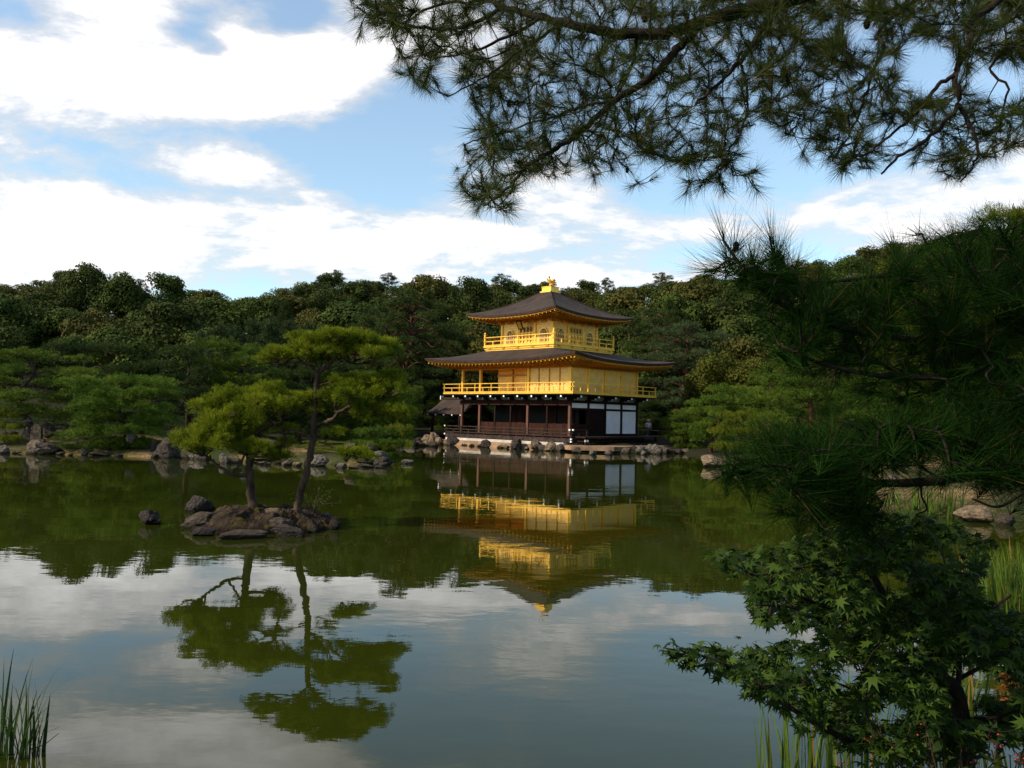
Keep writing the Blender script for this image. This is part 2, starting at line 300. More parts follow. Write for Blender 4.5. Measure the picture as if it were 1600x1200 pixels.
def make_water():
    m, nt, out = mat_base('pond_water')
    tc = nd(nt, 'ShaderNodeTexCoord')
    mp = nd(nt, 'ShaderNodeMapping', ins={'Vector': tc.outputs['Object'], 'Scale': (.55, 1.0, 1)})
    n1 = nd(nt, 'ShaderNodeTexNoise', ins={'Vector': mp.outputs[0], 'Scale': 3.2, 'Detail': 3.0, 'Roughness': .5})
    n2 = nd(nt, 'ShaderNodeTexNoise', ins={'Vector': mp.outputs[0], 'Scale': .5, 'Detail': 2.0})
    n3 = nd(nt, 'ShaderNodeTexNoise', ins={'Vector': mp.outputs[0], 'Scale': .22, 'Detail': 2.0})
    calm = nd(nt, 'ShaderNodeMapRange', ins={'Value': n3.outputs[0], 'From Min': .42, 'From Max': .62, 'To Min': .35, 'To Max': 1.3})
    h = mth(nt, 'MULTIPLY_ADD', mth(nt, 'MULTIPLY', n1.outputs[0], calm.outputs[0]), 0.0019, mth(nt, 'MULTIPLY', n2.outputs[0], .006))
    bp = nd(nt, 'ShaderNodeBump', ins={'Height': h, 'Strength': 1.0, 'Distance': 1.0})
    cr = nd(nt, 'ShaderNodeValToRGB', ins={0: n3.outputs[0]}); e = cr.color_ramp.elements
    e[0].position = .35; e[1].position = .65; e[0].color = (.014, .018, .0016, 1); e[1].color = (.021, .026, .0022, 1)
    b = nd(nt, 'ShaderNodeBsdfPrincipled', ins={'Base Color': cr.outputs[0], 'Roughness': .0, 'IOR': 1.33, 'Specular IOR Level': .5, 'Normal': bp.outputs[0]})
    nt.links.new(b.outputs[0], out.inputs[0])
    o = MB().add([(-160, -3, 0), (60, -3, 0), (60, 72, 0), (-160, 72, 0)], [(0, 1, 2, 3)]).build('pond_water', m); tag(o, kind='structure')
make_water()

# ------------------------------------------------------------------ the golden pavilion
def gold_mat(name, c, planks=0.0, rough=.42, metal=.55):
    m, nt, out = mat_base(name)
    tc = nd(nt, 'ShaderNodeTexCoord')
    n = nd(nt, 'ShaderNodeTexNoise', ins={'Vector': tc.outputs['Object'], 'Scale': 3.0, 'Detail': 6.0})
    cr = nd(nt, 'ShaderNodeValToRGB', ins={0: n.outputs[0]}); e = cr.color_ramp.elements
    e[0].position = .3; e[1].position = .7; e[0].color = (c[0]*.82, c[1]*.78, c[2]*.7, 1); e[1].color = (*c, 1)
    b = nd(nt, 'ShaderNodeBsdfPrincipled', ins={'Base Color': cr.outputs[0], 'Roughness': rough, 'Metallic': metal})
    if planks:
        sp = nd(nt, 'ShaderNodeSeparateXYZ', ins={0: tc.outputs['Object']})
        ph = mth(nt, 'FRACT', mth(nt, 'MULTIPLY', sp.outputs[2], 1/planks))
        gr = mth(nt, 'LESS_THAN', ph, .10)
        nn = nd(nt, 'ShaderNodeTexNoise', ins={'Vector': tc.outputs['Object'], 'Scale': 14.0, 'Detail': 4.0})
        bp = nd(nt, 'ShaderNodeBump', ins={'Height': mth(nt, 'MULTIPLY_ADD', gr, -1.0, mth(nt, 'MULTIPLY', nn.outputs[0], .5)), 'Strength': .7, 'Distance': .02}); nt.links.new(bp.outputs[0], b.inputs['Normal'])
    nt.links.new(b.outputs[0], out.inputs[0]); return m
M['gold'] = gold_mat('gold_leaf', (.90, .53, .085), 0, .45, .7)
M['gold_planks'] = gold_mat('gold_planks', (.88, .56, .19), .16, .48, .9)
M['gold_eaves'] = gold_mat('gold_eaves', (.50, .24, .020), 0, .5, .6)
M['wood_dark'] = surf('wood_dark', (.007, .003, .002), (.022, .009, .006), 3, .75, .4, 10, stretch=(1, 1, 8), spec=.12)
M['wood_red'] = surf('wood_red', (.015, .0045, .0025), (.040, .012, .006), 3, .75, .4, 10, stretch=(1, 1, .3), spec=.12)
M['wood_post'] = surf('wood_post', (.055, .018, .010), (.12, .042, .021), 3, .6, .4, 10, stretch=(1, 1, .3))
M['wood_grey'] = surf('wood_grey', (.018, .010, .008), (.052, .032, .026), 3, .7, .4, 10, spec=.15)
M['plaster'] = surf('plaster', (.66, .61, .61), (.78, .73, .72), 1.5, .85, .1)
M['plaster_grey'] = surf('plaster_grey', (.22, .24, .20), (.34, .35, .30), 1.5, .85, .1)
M['plinth_stone'] = surf('plinth_stone', (.30, .26, .22), (.50, .46, .42), 1.5, .85, .3)
M['white_tip'] = surf('white_tip', (.72, .70, .66), (.82, .80, .78), 2, .7, 0)
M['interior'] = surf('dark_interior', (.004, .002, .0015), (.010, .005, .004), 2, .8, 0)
M['stone_tan'] = surf('stone_tan', (.13, .075, .042), (.34, .21, .125), 1.3, .9, .8, 9, c3=(.40, .30, .21))
M['window_paper'] = surf('window_lattice', (.10, .07, .065), (.19, .14, .12), 5, .6, 0)
def roof_mat():
    m, nt, out = mat_base('cypress_shingle')
    tc = nd(nt, 'ShaderNodeTexCoord')
    n = nd(nt, 'ShaderNodeTexNoise', ins={'Vector': tc.outputs['Object'], 'Scale': 1.2, 'Detail': 8.0, 'Roughness': .65})
    n2 = nd(nt, 'ShaderNodeTexNoise', ins={'Vector': tc.outputs['Object'], 'Scale': 16.0, 'Detail': 6.0, 'Roughness': .7})
    f = mth(nt, 'MULTIPLY_ADD', n2.outputs[0], .5, mth(nt, 'MULTIPLY', n.outputs[0], .5))
    cr = nd(nt, 'ShaderNodeValToRGB', ins={0: f}); e = cr.color_ramp.elements
    e[0].position = .36; e[0].color = (.010, .006, .0042, 1); e[1].position = .66; e[1].color = (.060, .037, .027, 1)
    b = nd(nt, 'ShaderNodeBsdfPrincipled', ins={'Base Color': cr.outputs[0], 'Roughness': .85, 'Specular IOR Level': .3})
    sp = nd(nt, 'ShaderNodeSeparateXYZ', ins={0: tc.outputs['Object']})
    st = mth(nt, 'FRACT', mth(nt, 'MULTIPLY', mth(nt, 'MULTIPLY_ADD', n.outputs[0], .06, sp.outputs[2]), 14.0))
    bp = nd(nt, 'ShaderNodeBump', ins={'Height': mth(nt, 'ADD', st, mth(nt, 'MULTIPLY', n2.outputs[0], 1.5)), 'Strength': .6, 'Distance': .02}); nt.links.new(bp.outputs[0], b.inputs['Normal'])
    nt.links.new(b.outputs[0], out.inputs[0]); return m
M['shingle'] = roof_mat()
M['shingle_edge'] = surf('shingle_edge', (.020, .010, .007), (.07, .030, .018), 4, .8, .3)

def roof_sheet(ea, eb, ta, tb, he, ht, lift, g, nu=28, nv=14, close=False):
    """rings of a curved hipped roof, eave ring first: list of (x,y,z) loops of 4*nu points"""
    rings = []
    for j in range(nv+1):
        v = j/nv; a = ea+(ta-ea)*v; b = eb+(tb-eb)*v; ring = []
        for side in range(4):
            for i in range(nu):
                u = -1+2*i/nu
                z = he+(ht-he)*g(v)+lift*abs(u)**2.6*(1-v)**1.6
                bow = 1-.012*(1-u*u)*(1-v)
                x, y = ((u*a, -b*bow), (a*bow, u*b), (-u*a, b*bow), (-a*bow, -u*b))[side]
                ring.append((x, y, z))
        rings.append(ring)
    return rings
def rings_mesh(rings, flip=False, top=False):
    n = len(rings[0]); V = [p for r in rings for p in r]; F = []
    for j in range(len(rings)-1):
        for i in range(n):
            q = (j*n+i, j*n+(i+1) % n, (j+1)*n+(i+1) % n, (j+1)*n+i); F.append(q[::-1] if flip else q)
    if top: F.append(tuple((len(rings)-1)*n+i for i in range(n)))
    return MB().add(V, F)
def hip_roof(root, name, ea, eb, ta, tb, he, ht, lift, thick, wa, wb, hw, g, gold=True):
    R = roof_sheet(ea, eb, ta, tb, he, ht, lift, g)
    top = rings_mesh(R, top=True).build(name, M['shingle'], root, True)
    low = [(x*(1-.012), y*(1-.012), z-thick) for x, y, z in R[0]]
    rings_mesh([low, R[0]]).build('roof_edge', M['shingle_edge'], top, False)
    n = len(low)
    # fascia board under the shingles, then a soffit of rafters up to the wall
    f0 = [(x*.975, y*.970, z-thick-.012) for x, y, z in R[0]]; f1 = [(x, y, z-.065) for x, y, z in f0]
    inn = [(x*.93, y*.92, z-.06) for x, y, z in f1]
    s1 = []
    for k, (x, y, z) in enumerate(f1):
        sx = max(-wa, min(wa, x*wa/ea*1.02)); sy = max(-wb, min(wb, y*wb/eb*1.02)); s1.append((sx, sy, hw))
    rings_mesh([f0, low]).build('soffit_board', M['shingle_edge'], top)
    ev = rings_mesh([f1, f0]); ev2 = rings_mesh([s1, inn, f1])
    o = len(ev.v); ev.v += ev2.v; ev.f += [tuple(i+o for i in f) for f in ev2.f]
    step = .36
    for side in range(4):                # rafters, two tiers
        L = ea if side % 2 == 0 else eb
        for t in np.arange(-L*.955, L*.956, step):
            W, Wb, E_, Eb_ = (wa, wb, ea, eb) if side % 2 == 0 else (wb, wa, eb, ea)
            u = t/L; zc = lift*abs(u)**2.6
            over = max(0, abs(t)-W)/(E_-W)
            for (f_in, f_out, dz, w) in ((.05+over*.9, .74, -.03, .07), (max(.5, .05+over*.9), .90, .03, .06)):
                if f_out-f_in < .05: continue
                P = []
                for q in (f_in, f_out):
                    d = Wb+(Eb_-Wb)*q; zz = hw+(he-thick-.14+zc-hw)*(q**1.1)+dz
                    P.append({0: (t, -d, zz), 1: (d, t, zz), 2: (t, d, zz), 3: (-d, t, zz)}[side])
                ev.bar(P[0], P[1], w, .08)
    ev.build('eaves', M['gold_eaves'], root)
    return top

def railing(root, name, loops, z0, heights, mat, step, postw, railw, tall=None, skip=None, tips=None):
    """balustrade: runs of rails with their posts as sub-parts"""
    mb = MB(); posts = []
    for (p, q) in loops:
        p = np.array(p, float); q = np.array(q, float); d = unit(q-p)
        for k, h in enumerate(heights):
            e = .13 if k else .05
            mb.bar([*(p-d*e), z0+h], [*(q+d*e), z0+h], railw, railw)
        n = max(1, int(round(np.linalg.norm(q-p)/step)))
        for i in range(n+1):
            c = p+(q-p)*i/n; ends = i in (0, n)
            h = heights[-1] if (i % 2 == 0 or ends) else heights[-2]
            if ends and tall: h = tall
            posts.append((c[0], c[1], h, postw*1.5 if ends and tall else postw))
    r = mb.build(name, mat, root)
    seen = set()
    for (x, y, h, w) in posts:
        key = (round(x, 2), round(y, 2))
        if key in seen: continue
        seen.add(key); b = MB().box(x-w/2, x+w/2, y-w/2, y+w/2, z0, z0+h)
        if tall and h == tall: b.tube([(x, y, z0+h), (x, y, z0+h+.03), (x, y, z0+h+.09), (x, y, z0+h+.16)], [w*.35, w*.75, w*.6, .01], 8)
        b.build('rail_post', mat, r)
    return r

def make_pavilion():
    root = empty('golden_pavilion', tuple(PC), TH-math.pi/2)
    tag(root, 'three storey golden temple pavilion with dark shingle roofs on the far shore', 'pavilion')
    G, GP, WD, WR = M['gold'], M['gold_planks'], M['wood_dark'], M['wood_red']
    A, B = 5.19, 3.70
    # base: stone ledge, plaster plinth, landing
    MB().prism([(-6.3, -5.05), (5.9, -5.15), (5.9, 5), (-6.3, 5)], -.5, .345).build('stone_ledge', M['stone_tan'], root)
    MB().prism([(5.904, -5.3), (7.0, -5.75), (9.2, -4.2), (9.3, 0), (9.2, 5.5), (5.904, 5.5)], .13, .40).build('landing_slab', M['stone_tan'], root)
    MB().prism([(-5.75, -4.80), (5.6, -4.80), (5.6, 4.6), (-5.75, 4.6)], .345, .52).build('plinth', M['plinth_stone'], root)
    # veranda deck round the ground floor
    d = MB().box(-6.04, 6.04, -4.55, 4.55, .68, .80); d.box(-6.06, 6.06, -4.57, -4.45, .56, .70); d.box(5.95, 6.06, -4.44, 4.5, .56, .70)
    dk = d.build('veranda_deck', M['wood_grey'], root)
    for x in np.linspace(-5.9, 5.9, 8): MB().box(x-.07, x+.07, -4.52, -4.36, .34, .56).build('deck_post', WD, dk)
    for y in np.linspace(-3.0, 4.4, 5): MB().box(5.8, 5.96, y-.07, y+.07, .34, .56).build('deck_post', WD, dk)
    rl = railing(root, 'veranda_railing', [((-6.0, -4.5), (6.0, -4.5)), ((6.0, -4.5), (6.0, -2.9)), ((-6.0, -4.5), (-6.0, -3.0))], .80, (.14, .34, .56), M['wood_grey'], .78, .06, .06)
    for (x, y, z) in ((-6.16, -4.5, 1.36), (6.16, -4.5, 1.36), (6.0, -4.66, 1.36), (-6.16, -4.5, .76), (6.1, -4.62, .76), (6.1, -4.62, .60)):
        MB().box(x-.05, x+.05, y-.05, y+.05, z-.05, z+.05).build('white_cap', M['white_tip'], rl)
    # low bench-like step on the landing side
    b = MB().box(6.12, 7.0, -4.3, 3.95, .88, .95); bo = b.build('bench_step', M['wood_grey'], root)
    MB().box(6.25, 6.85, -4.2, 2.3, .60, .68).build('lower_step', WD, bo)
    for y in (-4.1, -1.6, .9, 2.2, 3.7):
        MB().box(6.80, 6.95, y-.07, y+.07, .40, .88).build('bench_leg', WD, bo)
    for y in (-4.24, -4.02): MB().box(6.951, 6.99, y-.07, y+.07, .62, .74).build('white_cap', M['white_tip'], bo)
    # ground floor
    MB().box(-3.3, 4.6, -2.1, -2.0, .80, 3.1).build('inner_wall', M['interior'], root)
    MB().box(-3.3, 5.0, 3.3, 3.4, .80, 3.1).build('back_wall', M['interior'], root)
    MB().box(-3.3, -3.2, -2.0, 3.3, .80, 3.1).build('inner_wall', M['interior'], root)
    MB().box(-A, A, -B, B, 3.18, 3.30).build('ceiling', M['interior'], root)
    MB().box(-5.6, 5.6, -4.1, 4.1, .801, .86).build('floor_boards', WD, root)
    PX = (-A, -3.3, -1.75, -.2, 1.45, 3.2, A)
    for x in PX:
        if x in (-1.75, -.2, 3.2): MB().box(x-.06, x+.06, -B-.04, -B+.06, .86, 3.18).build('post', WD, root)
        else: MB().box(x-.09, x+.09, -B-.09, -B+.09, .86, 3.18).build('post', M['wood_post'], root)
    for x in (-A, -3.3, A): MB().box(x-.09, x+.09, B-.09, B+.09, .86, 3.18).build('post', WD, root)
    for y in (-1.85, 0, 1.85): MB().box(A-.09, A+.09, y-.09, y+.09, .86, 3.18).build('post', WD, root)
    MB().box(-A-.12, A+.12, -B-.13, -B+.05, 2.94, 3.26).build('lintel', WR, root)
    for x0, x1 in zip(PX[1:-1], PX[2:]):
        w = MB().box(x0+.091, x1-.091, -B-.02, -B+.04, .86, 1.72).build('shutter_panel', WR, root)
    MB().box(-1.6, -.3, -2.2, -2.11, 1.0, 2.85).build('wall_board', WR, root)
    MB().box(1.7, 2.7, -2.2, -2.11, 1.0, 2.9).build('wall_board', WR, root)
    MB().box(3.3, 4.3, -2.2, -2.11, 1.0, 2.9).build('wall_board', WR, root)
    # east side: white transoms and two white wall panels
    MB().box(A-.07, A+.10, -B, B+.12, 3.12, 3.27).build('lintel', WD, root)
    MB().box(A-.07, A+.06, -B, B, 2.66, 2.80).build('lintel', WD, root)
    MB().box(A-.07, A+.08, -1.76, B, .86, 1.10).build('sill', WD, root)
    ys = (-B, -1.85, 0, 1.85, B)
    for k in range(4):
        y0, y1 = ys[k]+.091, ys[k+1]-.091
        MB().box(A-.03, A+.03, y0, y1, 2.80, 3.12).build('transom_panel', M['plaster'], root)
        if k >= 2: MB().box(A-.03, A+.03, y0, y1, 1.10, 2.66).build('wall_panel', M['plaster'], root)
        if k == 1:
            m2 = MB().box(A-.03, A+.02, y0, y1, 1.10, 2.66)
            for t in np.linspace(y0, y1, 6)[1:-1]: m2.box(A+.021, A+.05, t-.03, t+.03, 1.10, 2.66)
            m2.build('wooden_door', WD, root)
        if k == 0: MB().box(A-.03, A+.02, y0, y1, .86, 1.72).build('shutter_panel', WR, root)
    MB().box(-A, A, B-.04, B+.03, .86, 3.1).build('north_wall', WD, root)
    # bracket zone under the balcony
    MB().box(-A+.05, A-.02, -B+.02, B-.02, 3.30, 3.64).build('bracket_band', M['plaster_grey'], root)
    for x in np.linspace(-A, A, 9):
        w = MB().box(x-.10, x+.10, -B-.55, -B+.015, 3.36, 3.46); w.box(x-.06, x+.06, -B-.9, -B+.015, 3.462, 3.60); w.box(x-.28, x+.28, -B-.06, -B+.013, 3.30, 3.355)
        a = w.build('bracket', WD, root)
        MB().box(x-.055, x+.055, -B-.96, -B-.901, 3.47, 3.59).build('bracket_tip', M['white_tip'], a)
        MB().box(x+.06, x+.16, -B-.60, -B-.551, 3.37, 3.45).build('bracket_tip', M['white_tip'], a)
    for y in np.linspace(-B, B, 5):
        w = MB().box(A-.015, A+.55, y-.10, y+.10, 3.36, 3.46); w.box(A-.015, A+.9, y-.06, y+.06, 3.462, 3.60); w.box(A-.013, A+.06, y-.28, y+.28, 3.30, 3.355)
        a = w.build('bracket', WD, root)
        MB().box(A+.901, A+.96, y-.055, y+.055, 3.47, 3.59).build('bracket_tip', M['white_tip'], a)
        MB().box(A+.551, A+.60, y+.03, y+.10, 3.37, 3.45).build('bracket_tip', M['white_tip'], a)
    # first-floor balcony
    MB().box(-6.18, 6.18, -4.64, 4.64, 3.605, 3.69).build('balcony_joists', WD, root)
    MB().box(-6.235, 6.235, -4.70, 4.70, 3.69, 3.80).build('balcony_deck', G, root)
    railing(root, 'balcony_railing', [((-6.18, -4.64), (6.18, -4.64)), ((6.18, -4.64), (6.18, 4.64)), ((-6.18, 4.64), (-6.18, -4.64))], 3.80, (.04, .34, .62), G, .80, .055, .05)
    # second storey: gold walls, recessed loggia, open west end
    z0, z1 = 3.80, 5.62
    MB().box(1.45, A-.05, -B+.02, -B+.10, z0, z1).build('wall', GP, root)
    MB().box(-3.3, 1.45, -1.9, -1.82, z0, z1).build('recessed_wall', GP, root)
    MB().box(1.40, 1.449, -B+.10, -1.9, z0, z1).build('side_wall', GP, root)
    MB().box(A-.09, A-.01, -B+.1, B-.1, z0, z1).build('wall', GP, root)
    MB().box(-3.3, A-.1, B-.1, B-.02, z0, z1).build('wall', GP, root)
    MB().box(-3.38, -3.301, -1.8, B-.1, z0, z1).build('wall', GP, root)
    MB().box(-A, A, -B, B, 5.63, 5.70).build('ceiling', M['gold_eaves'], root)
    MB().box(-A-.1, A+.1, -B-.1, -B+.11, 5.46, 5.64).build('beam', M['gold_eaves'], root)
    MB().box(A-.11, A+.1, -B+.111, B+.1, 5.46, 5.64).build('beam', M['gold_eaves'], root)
    for x in (-A, -3.3, 1.45, A): MB().box(x-.085, x+.085, -B-.085, -B+.085, z0, 5.46).build('post', G, root)
    for y in (-1.85, 0, 1.85, B): MB().box(A-.085, A+.085, y-.085, y+.085, z0, 5.46).build('post', G, root)
    for x in (-A, -3.3): MB().box(x-.085, x+.085, B-.085, B+.085, z0, 5.6).build('post', G, root)
    for x in (2.38, 3.32, 4.25): MB().box(x-.035, x+.035, -B-.02, -B+.019, z0, 5.44).build('panel_batten', M['gold_eaves'], root)
    for x in (-1.75, -.2, .65): MB().box(x-.06, x+.06, -1.98, -1.901, z0, z1).build('panel_batten', M['gold_eaves'], root)
    MB().box(-3.3, 1.40, -1.97, -1.902, 5.05, 5.20).build('head_rail', M['gold_eaves'], root)
    # middle roof
    hip_roof(root, 'middle_roof', 7.26, 5.77, 3.42, 3.42, 5.98, 6.84, .34, .17, A+.1, B+.1, 5.62, lambda v: .62*v+.38*v*v)
    # third storey
    S, W3 = 3.40, 2.444
    sk = MB().box(-3.30, 3.30, -3.30, 3.30, 6.70, 7.10); sk.box(-S, S, -S, S, 7.10, 7.22); sk.box(-3.36, 3.36, -3.36, 3.36, 6.96, 7.02)
    sk = sk.build('balcony_skirt', G, root)
    for t in np.linspace(-2.8, 2.8, 5):
        MB().box(t-.10, t+.10, -3.40, -3.361, 6.97, 7.07).build('bracket', M['gold_eaves'], sk); MB().box(3.361, 3.40, t-.10, t+.10, 6.97, 7.07).build('bracket', M['gold_eaves'], sk)
    q = S-.08
    railing(root, 'top_railing', [((-q, -q), (q, -q)), ((q, -q), (q, q)), ((-q, q), (-q, -q))], 7.22, (.05, .33, .62), G, .80, .075, .05, tall=.86)
    MB().box(-W3+.02, W3-.02, -W3+.02, W3-.02, 7.22, 9.05).build('wall', GP, root)
    for t in (-W3, -.81, .81, W3):
        MB().box(t-.08, t+.08, -W3-.07, -W3+.10, 7.22, 8.92).build('post', G, root)
        if t > -W3: MB().box(W3-.10, W3+.07, t-.08, t+.08, 7.22, 8.92).build('post', G, root)
    bm = MB().box(-W3-.14, W3+.14, -W3-.14, W3+.14, 8.92, 9.12)
    for t in (-W3, -1.63, -.81, 0, .81, 1.63, W3):     # bracket clusters under the eaves
        bm.box(t-.22, t+.22, -W3-.36, -W3-.141, 8.90, 9.00); bm.box(t-.09, t+.09, -W3-.22, -W3-.142, 8.78, 8.899)
        bm.box(W3+.141, W3+.36, t-.22, t+.22, 8.90, 9.00); bm.box(W3+.142, W3+.22, t-.09, t+.09, 8.78, 8.899)
    bm.build('bracket_beam', M['gold_eaves'], root)
    def arch(c, w, h):
        P = [(-w, 0)]; 
        for k in range(13): a = math.pi-math.pi*k/12; P.append((w*.92*math.cos(a), h*.62+h*.38*math.sin(a)))
        P.append((w, 0)); return [(c+u, 7.32+z) for u, z in P]
    for face in (0, 1):
        for c in (-1.63, 1.63):
            pts = arch(c, .36, 1.0); n = len(pts); big = arch(c, .43, 1.08)
            def P3(u, z, d): return (u, -W3-d, z) if face == 0 else (W3+d, u, z)
            fr = MB(); fr.add([P3(u, z, .05) for u, z in big]+[P3(u, z, -.01) for u, z in big], [tuple(range(n)) if face == 0 else tuple(range(n))[::-1]]+[(i, n+i, n+(i+1) % n, (i+1) % n) for i in range(n)])
            fo = fr.build('arched_window', G, root)
            MB().add([P3(u, z, .055) for u, z in pts], [tuple(range(n))]).build('window_pane', M['window_paper'], fo)
            lt = MB()
            for u in (-.18, 0, .18): lt.bar(P3(c+u, 7.32, .07), P3(c+u, 8.22, .07), .03, .03)
            for z in (7.62, 7.95): lt.bar(P3(c-.33, z, .075), P3(c+.33, z, .075), .03, .03)
            lt.build('lattice', G, fo)
        dr = MB(); P3 = (lambda u, z, d: (u, -W3-d, z)) if face == 0 else (lambda u, z, d: (W3+d, u, z))
        for u in (-.66, -.33, 0, .33, .66): dr.bar(P3(u, 7.24, .03), P3(u, 8.55, .03), .07, .07)
        for z in (7.6, 8.1, 8.56): dr.bar(P3(-.7, z, .025), P3(.7, z, .025), .06, .06)
        do = dr.build('panelled_door', G, root)
        for u in (-.5, -.165, .165, .5):
            p0, p1 = P3(u-.1, 8.16, .0), P3(u+.1, 8.50, .012)
            MB().box(min(p0[0], p1[0]), max(p0[0], p1[0])+.001, min(p0[1], p1[1]), max(p0[1], p1[1])+.001, 8.18, 8.48).build('door_grille', M['window_paper'], do)
    # name board hung aslant under the south eave
    pl = MB(); c = np.array([-.1, -W3-.62, 8.62]); t = np.array([0, .42, -.90]); s = np.array([1.0, 0, 0]); nrm = np.array([0, -.9, -.42])
    V = [c+a*s*.24+b*t*.34+k*nrm*.04 for k in (0, 1) for a, b in ((-1, -1), (1, -1), (1, 1), (-1, 1))]
    pl.add(V, [(3, 2, 1, 0), (4, 5, 6, 7), (0, 1, 5, 4), (1, 2, 6, 5), (2, 3, 7, 6), (3, 0, 4, 7)]); po = pl.build('name_board', WD, root)
    V = [c+a*s*.16+b*t*.26+nrm*.045 for a, b in ((-1, -1), (1, -1), (1, 1), (-1, 1))]; MB().add(V, [(0, 1, 2, 3)]).build('board_face', G, po)
    # top roof, pedestal, phoenix
    tr = hip_roof(root, 'top_roof', 4.373, 4.373, .50, .50, 9.28, 11.30, .30, .16, W3+.1, W3+.1, 9.06, lambda v: .50*v+.50*v*v)
    for sx, sy in ((1, 1), (1, -1), (-1, -1), (-1, 1)):
        hp = [(sx*(4.373+(.5-4.373)*v), sy*(4.373+(.5-4.373)*v), 9.28+2.02*(.5*v+.5*v*v)+.30*(1-v)**1.6+.02) for v in np.linspace(.25, 1, 14)]
        MB().tube(hp, .045, 6).build('hip_ridge', M['wood_grey'], tr)
    pd = MB().box(-.56, .56, -.56, .56, 11.24, 11.34); pd.box(-.44, .44, -.44, .44, 11.34, 11.66); pd.box(-.47, .47, -.47, .47, 11.66, 11.70)
    pd.build('roof_pedestal', G, root)
    ph = MB()                            # the phoenix faces the pond (-y)
    body = [(0, .20, 12.00), (0, .12, 12.06), (0, 0, 12.10), (0, -.10, 12.18), (0, -.13, 12.30), (0, -.12, 12.40), (0, -.19, 12.45), (0, -.27, 12.43)]
    ph.tube(body, [.03, .10, .14, .11, .065, .06, .065, .012], 10)
    for s in (-1, 1): ph.tube([(s*.05, .02, 12.0), (s*.06, -.02, 11.86), (s*.06, -.02, 11.70)], [.045, .028, .025], 6); ph.box(s*.06-.04, s*.06+.04, -.12, .03, 11.70, 11.725)
    pb = ph.build('phoenix', G, root, True)
    for s in (-1, 1):
        wv = MB(); P = np.array([(s*.10, -.04, 12.12), (s*.26, -.06, 12.14), (s*.36, -.03, 12.28), (s*.38, .00, 12.44), (s*.30, .05, 12.34), (s*.24, .05, 12.24), (s*.12, .06, 12.10)])
        wv.add(np.vstack([P+[0, .02, 0], P-[0, .02, 0]]), [tuple(range(7)), tuple(range(13, 6, -1))]+[(i, 7+i, 7+(i+1) % 7, (i+1) % 7) for i in range(7)]); wv.build('wing', G, pb)
    tl = MB()
    for k, (dy, dz) in enumerate(((.30, .28), (.42, .20), (.52, .04), (.50, -.10), (.42, -.18))):
        for s in (-1, 1): tl.tube([(0, .14, 12.03), (s*.03, .14+dy*.5, 12.06+dz*.7+.06), (s*.06*(1+k*.3), .14+dy, 12.03+dz)], [.03, .055, .02], 6)
    tl.build('tail', G, pb, True)
    # fishing deck on the west side with its own little gabled roof
    a0, a1, yf, yb, yr, ze, zr = -9.45, -5.35, -3.6, -.2, -1.9, 2.33, 3.42
    rf = []
    for j in range(11):
        v = j/10; g = .5*v+.5*v*v
        rf.append([(a0-.06*(1-v), yf+(yr-yf)*v, ze+(zr-ze)*g), (a1, yf+(yr-yf)*v, ze+(zr-ze)*g)])
    rb = [[(a0-.06*(1-v), yb+(yr-yb)*v, ze+(zr-ze)*(.5*v+.5*v*v)), (a1, yb+(yr-yb)*v, ze+(zr-ze)*(.5*v+.5*v*v))] for v in np.linspace(0, 1, 11)]
    V = []; F = []
    for R_ in (rf, rb):
        o = len(V); n = len(R_)
        for r in R_: V += r
        for r in R_: V += [(x, y, z-.12) for x, y, z in r]
        for i in range(n-1):
            q = (o+2*i, o+2*i+1, o+2*i+3, o+2*i+2); F.append(q if R_ is rf else q[::-1]); w = tuple(k+2*n for k in q); F.append(w[::-1] if R_ is rf else w)
            for k in (0, 1): F.append((o+2*i+k, o+2*i+2+k, o+2*n+2*i+2+k, o+2*n+2*i+k))
        F.append((o, o+1, o+2*n+1, o+2*n))
    fr = MB().add(V, F).build('fishing_deck_roof', M['shingle'], root, False)
    MB().box(a0-.08, a1, yr-.11, yr+.11, zr-.03, zr+.10).build('ridge_cap', M['wood_grey'], fr)
    MB().box(a0-.14, a0-.06, yr-.16, yr+.16, zr-.06, zr+.24).build('ridge_end', M['white_tip'], fr)
    MB().box(a0+.1, a1, yf+.16, yf+.22, ze-.24, ze-.10).build('eave_beam', WR, fr)
    for x in np.linspace(a0+.15, a1-.2, 5): MB().box(x-.05, x+.05, yf+.02, yf+.08, ze-.22, ze-.12).build('rafter_tip', M['white_tip'], fr)
    for x in (a0+.5, a1-.15):
        for y in (yf+.25, yb-.3): MB().box(x-.08, x+.08, y-.08, y+.08, -.5, ze).build('fishing_deck_post', WD, root)
    MB().box(a0+.4, -6.07, yf+.2, yb, .72, .84).build('fishing_deck_floor', M['wood_grey'], root)
    return root
make_pavilion()

# ------------------------------------------------------------------ rocks
def rock_mesh(seed, sub=4):
    import bmesh
    bm = bmesh.new(); bmesh.ops.create_icosphere(bm, subdivisions=sub, radius=1.0)
    V = np.array([v.co[:] for v in bm.verts]); F = np.array([[v.index for v in f.verts] for f in bm.faces]); bm.free()
    rg = np.random.default_rng(seed)
    for _ in range(11):                  # chop flat faces
        n = unit(rg.normal(size=3)*[1, 1, .8]); d = rg.uniform(.52, .86); h = V@n; V = V-np.outer(np.maximum(h-d, 0), n)*.9
    from mathutils import noise as mn
    of = Vector(rg.uniform(0, 50, 3))
    for q in range(len(V)):
        p = Vector(V[q]); c = mn.ridged_multi_fractal(p*1.3+of, .9, 2.1, 5, .9, 2.0)-1.0; d = mn.fractal(p*4.5+of, .7, 2.0, 4)
        V[q] *= 1+.13*c+.07*d
    return V, F
ROCKS = [rock_mesh(100+i) for i in range(14)]
RV = [(v-[0, 0, 0], f) for v, f in ROCKS]
rock_me = {}
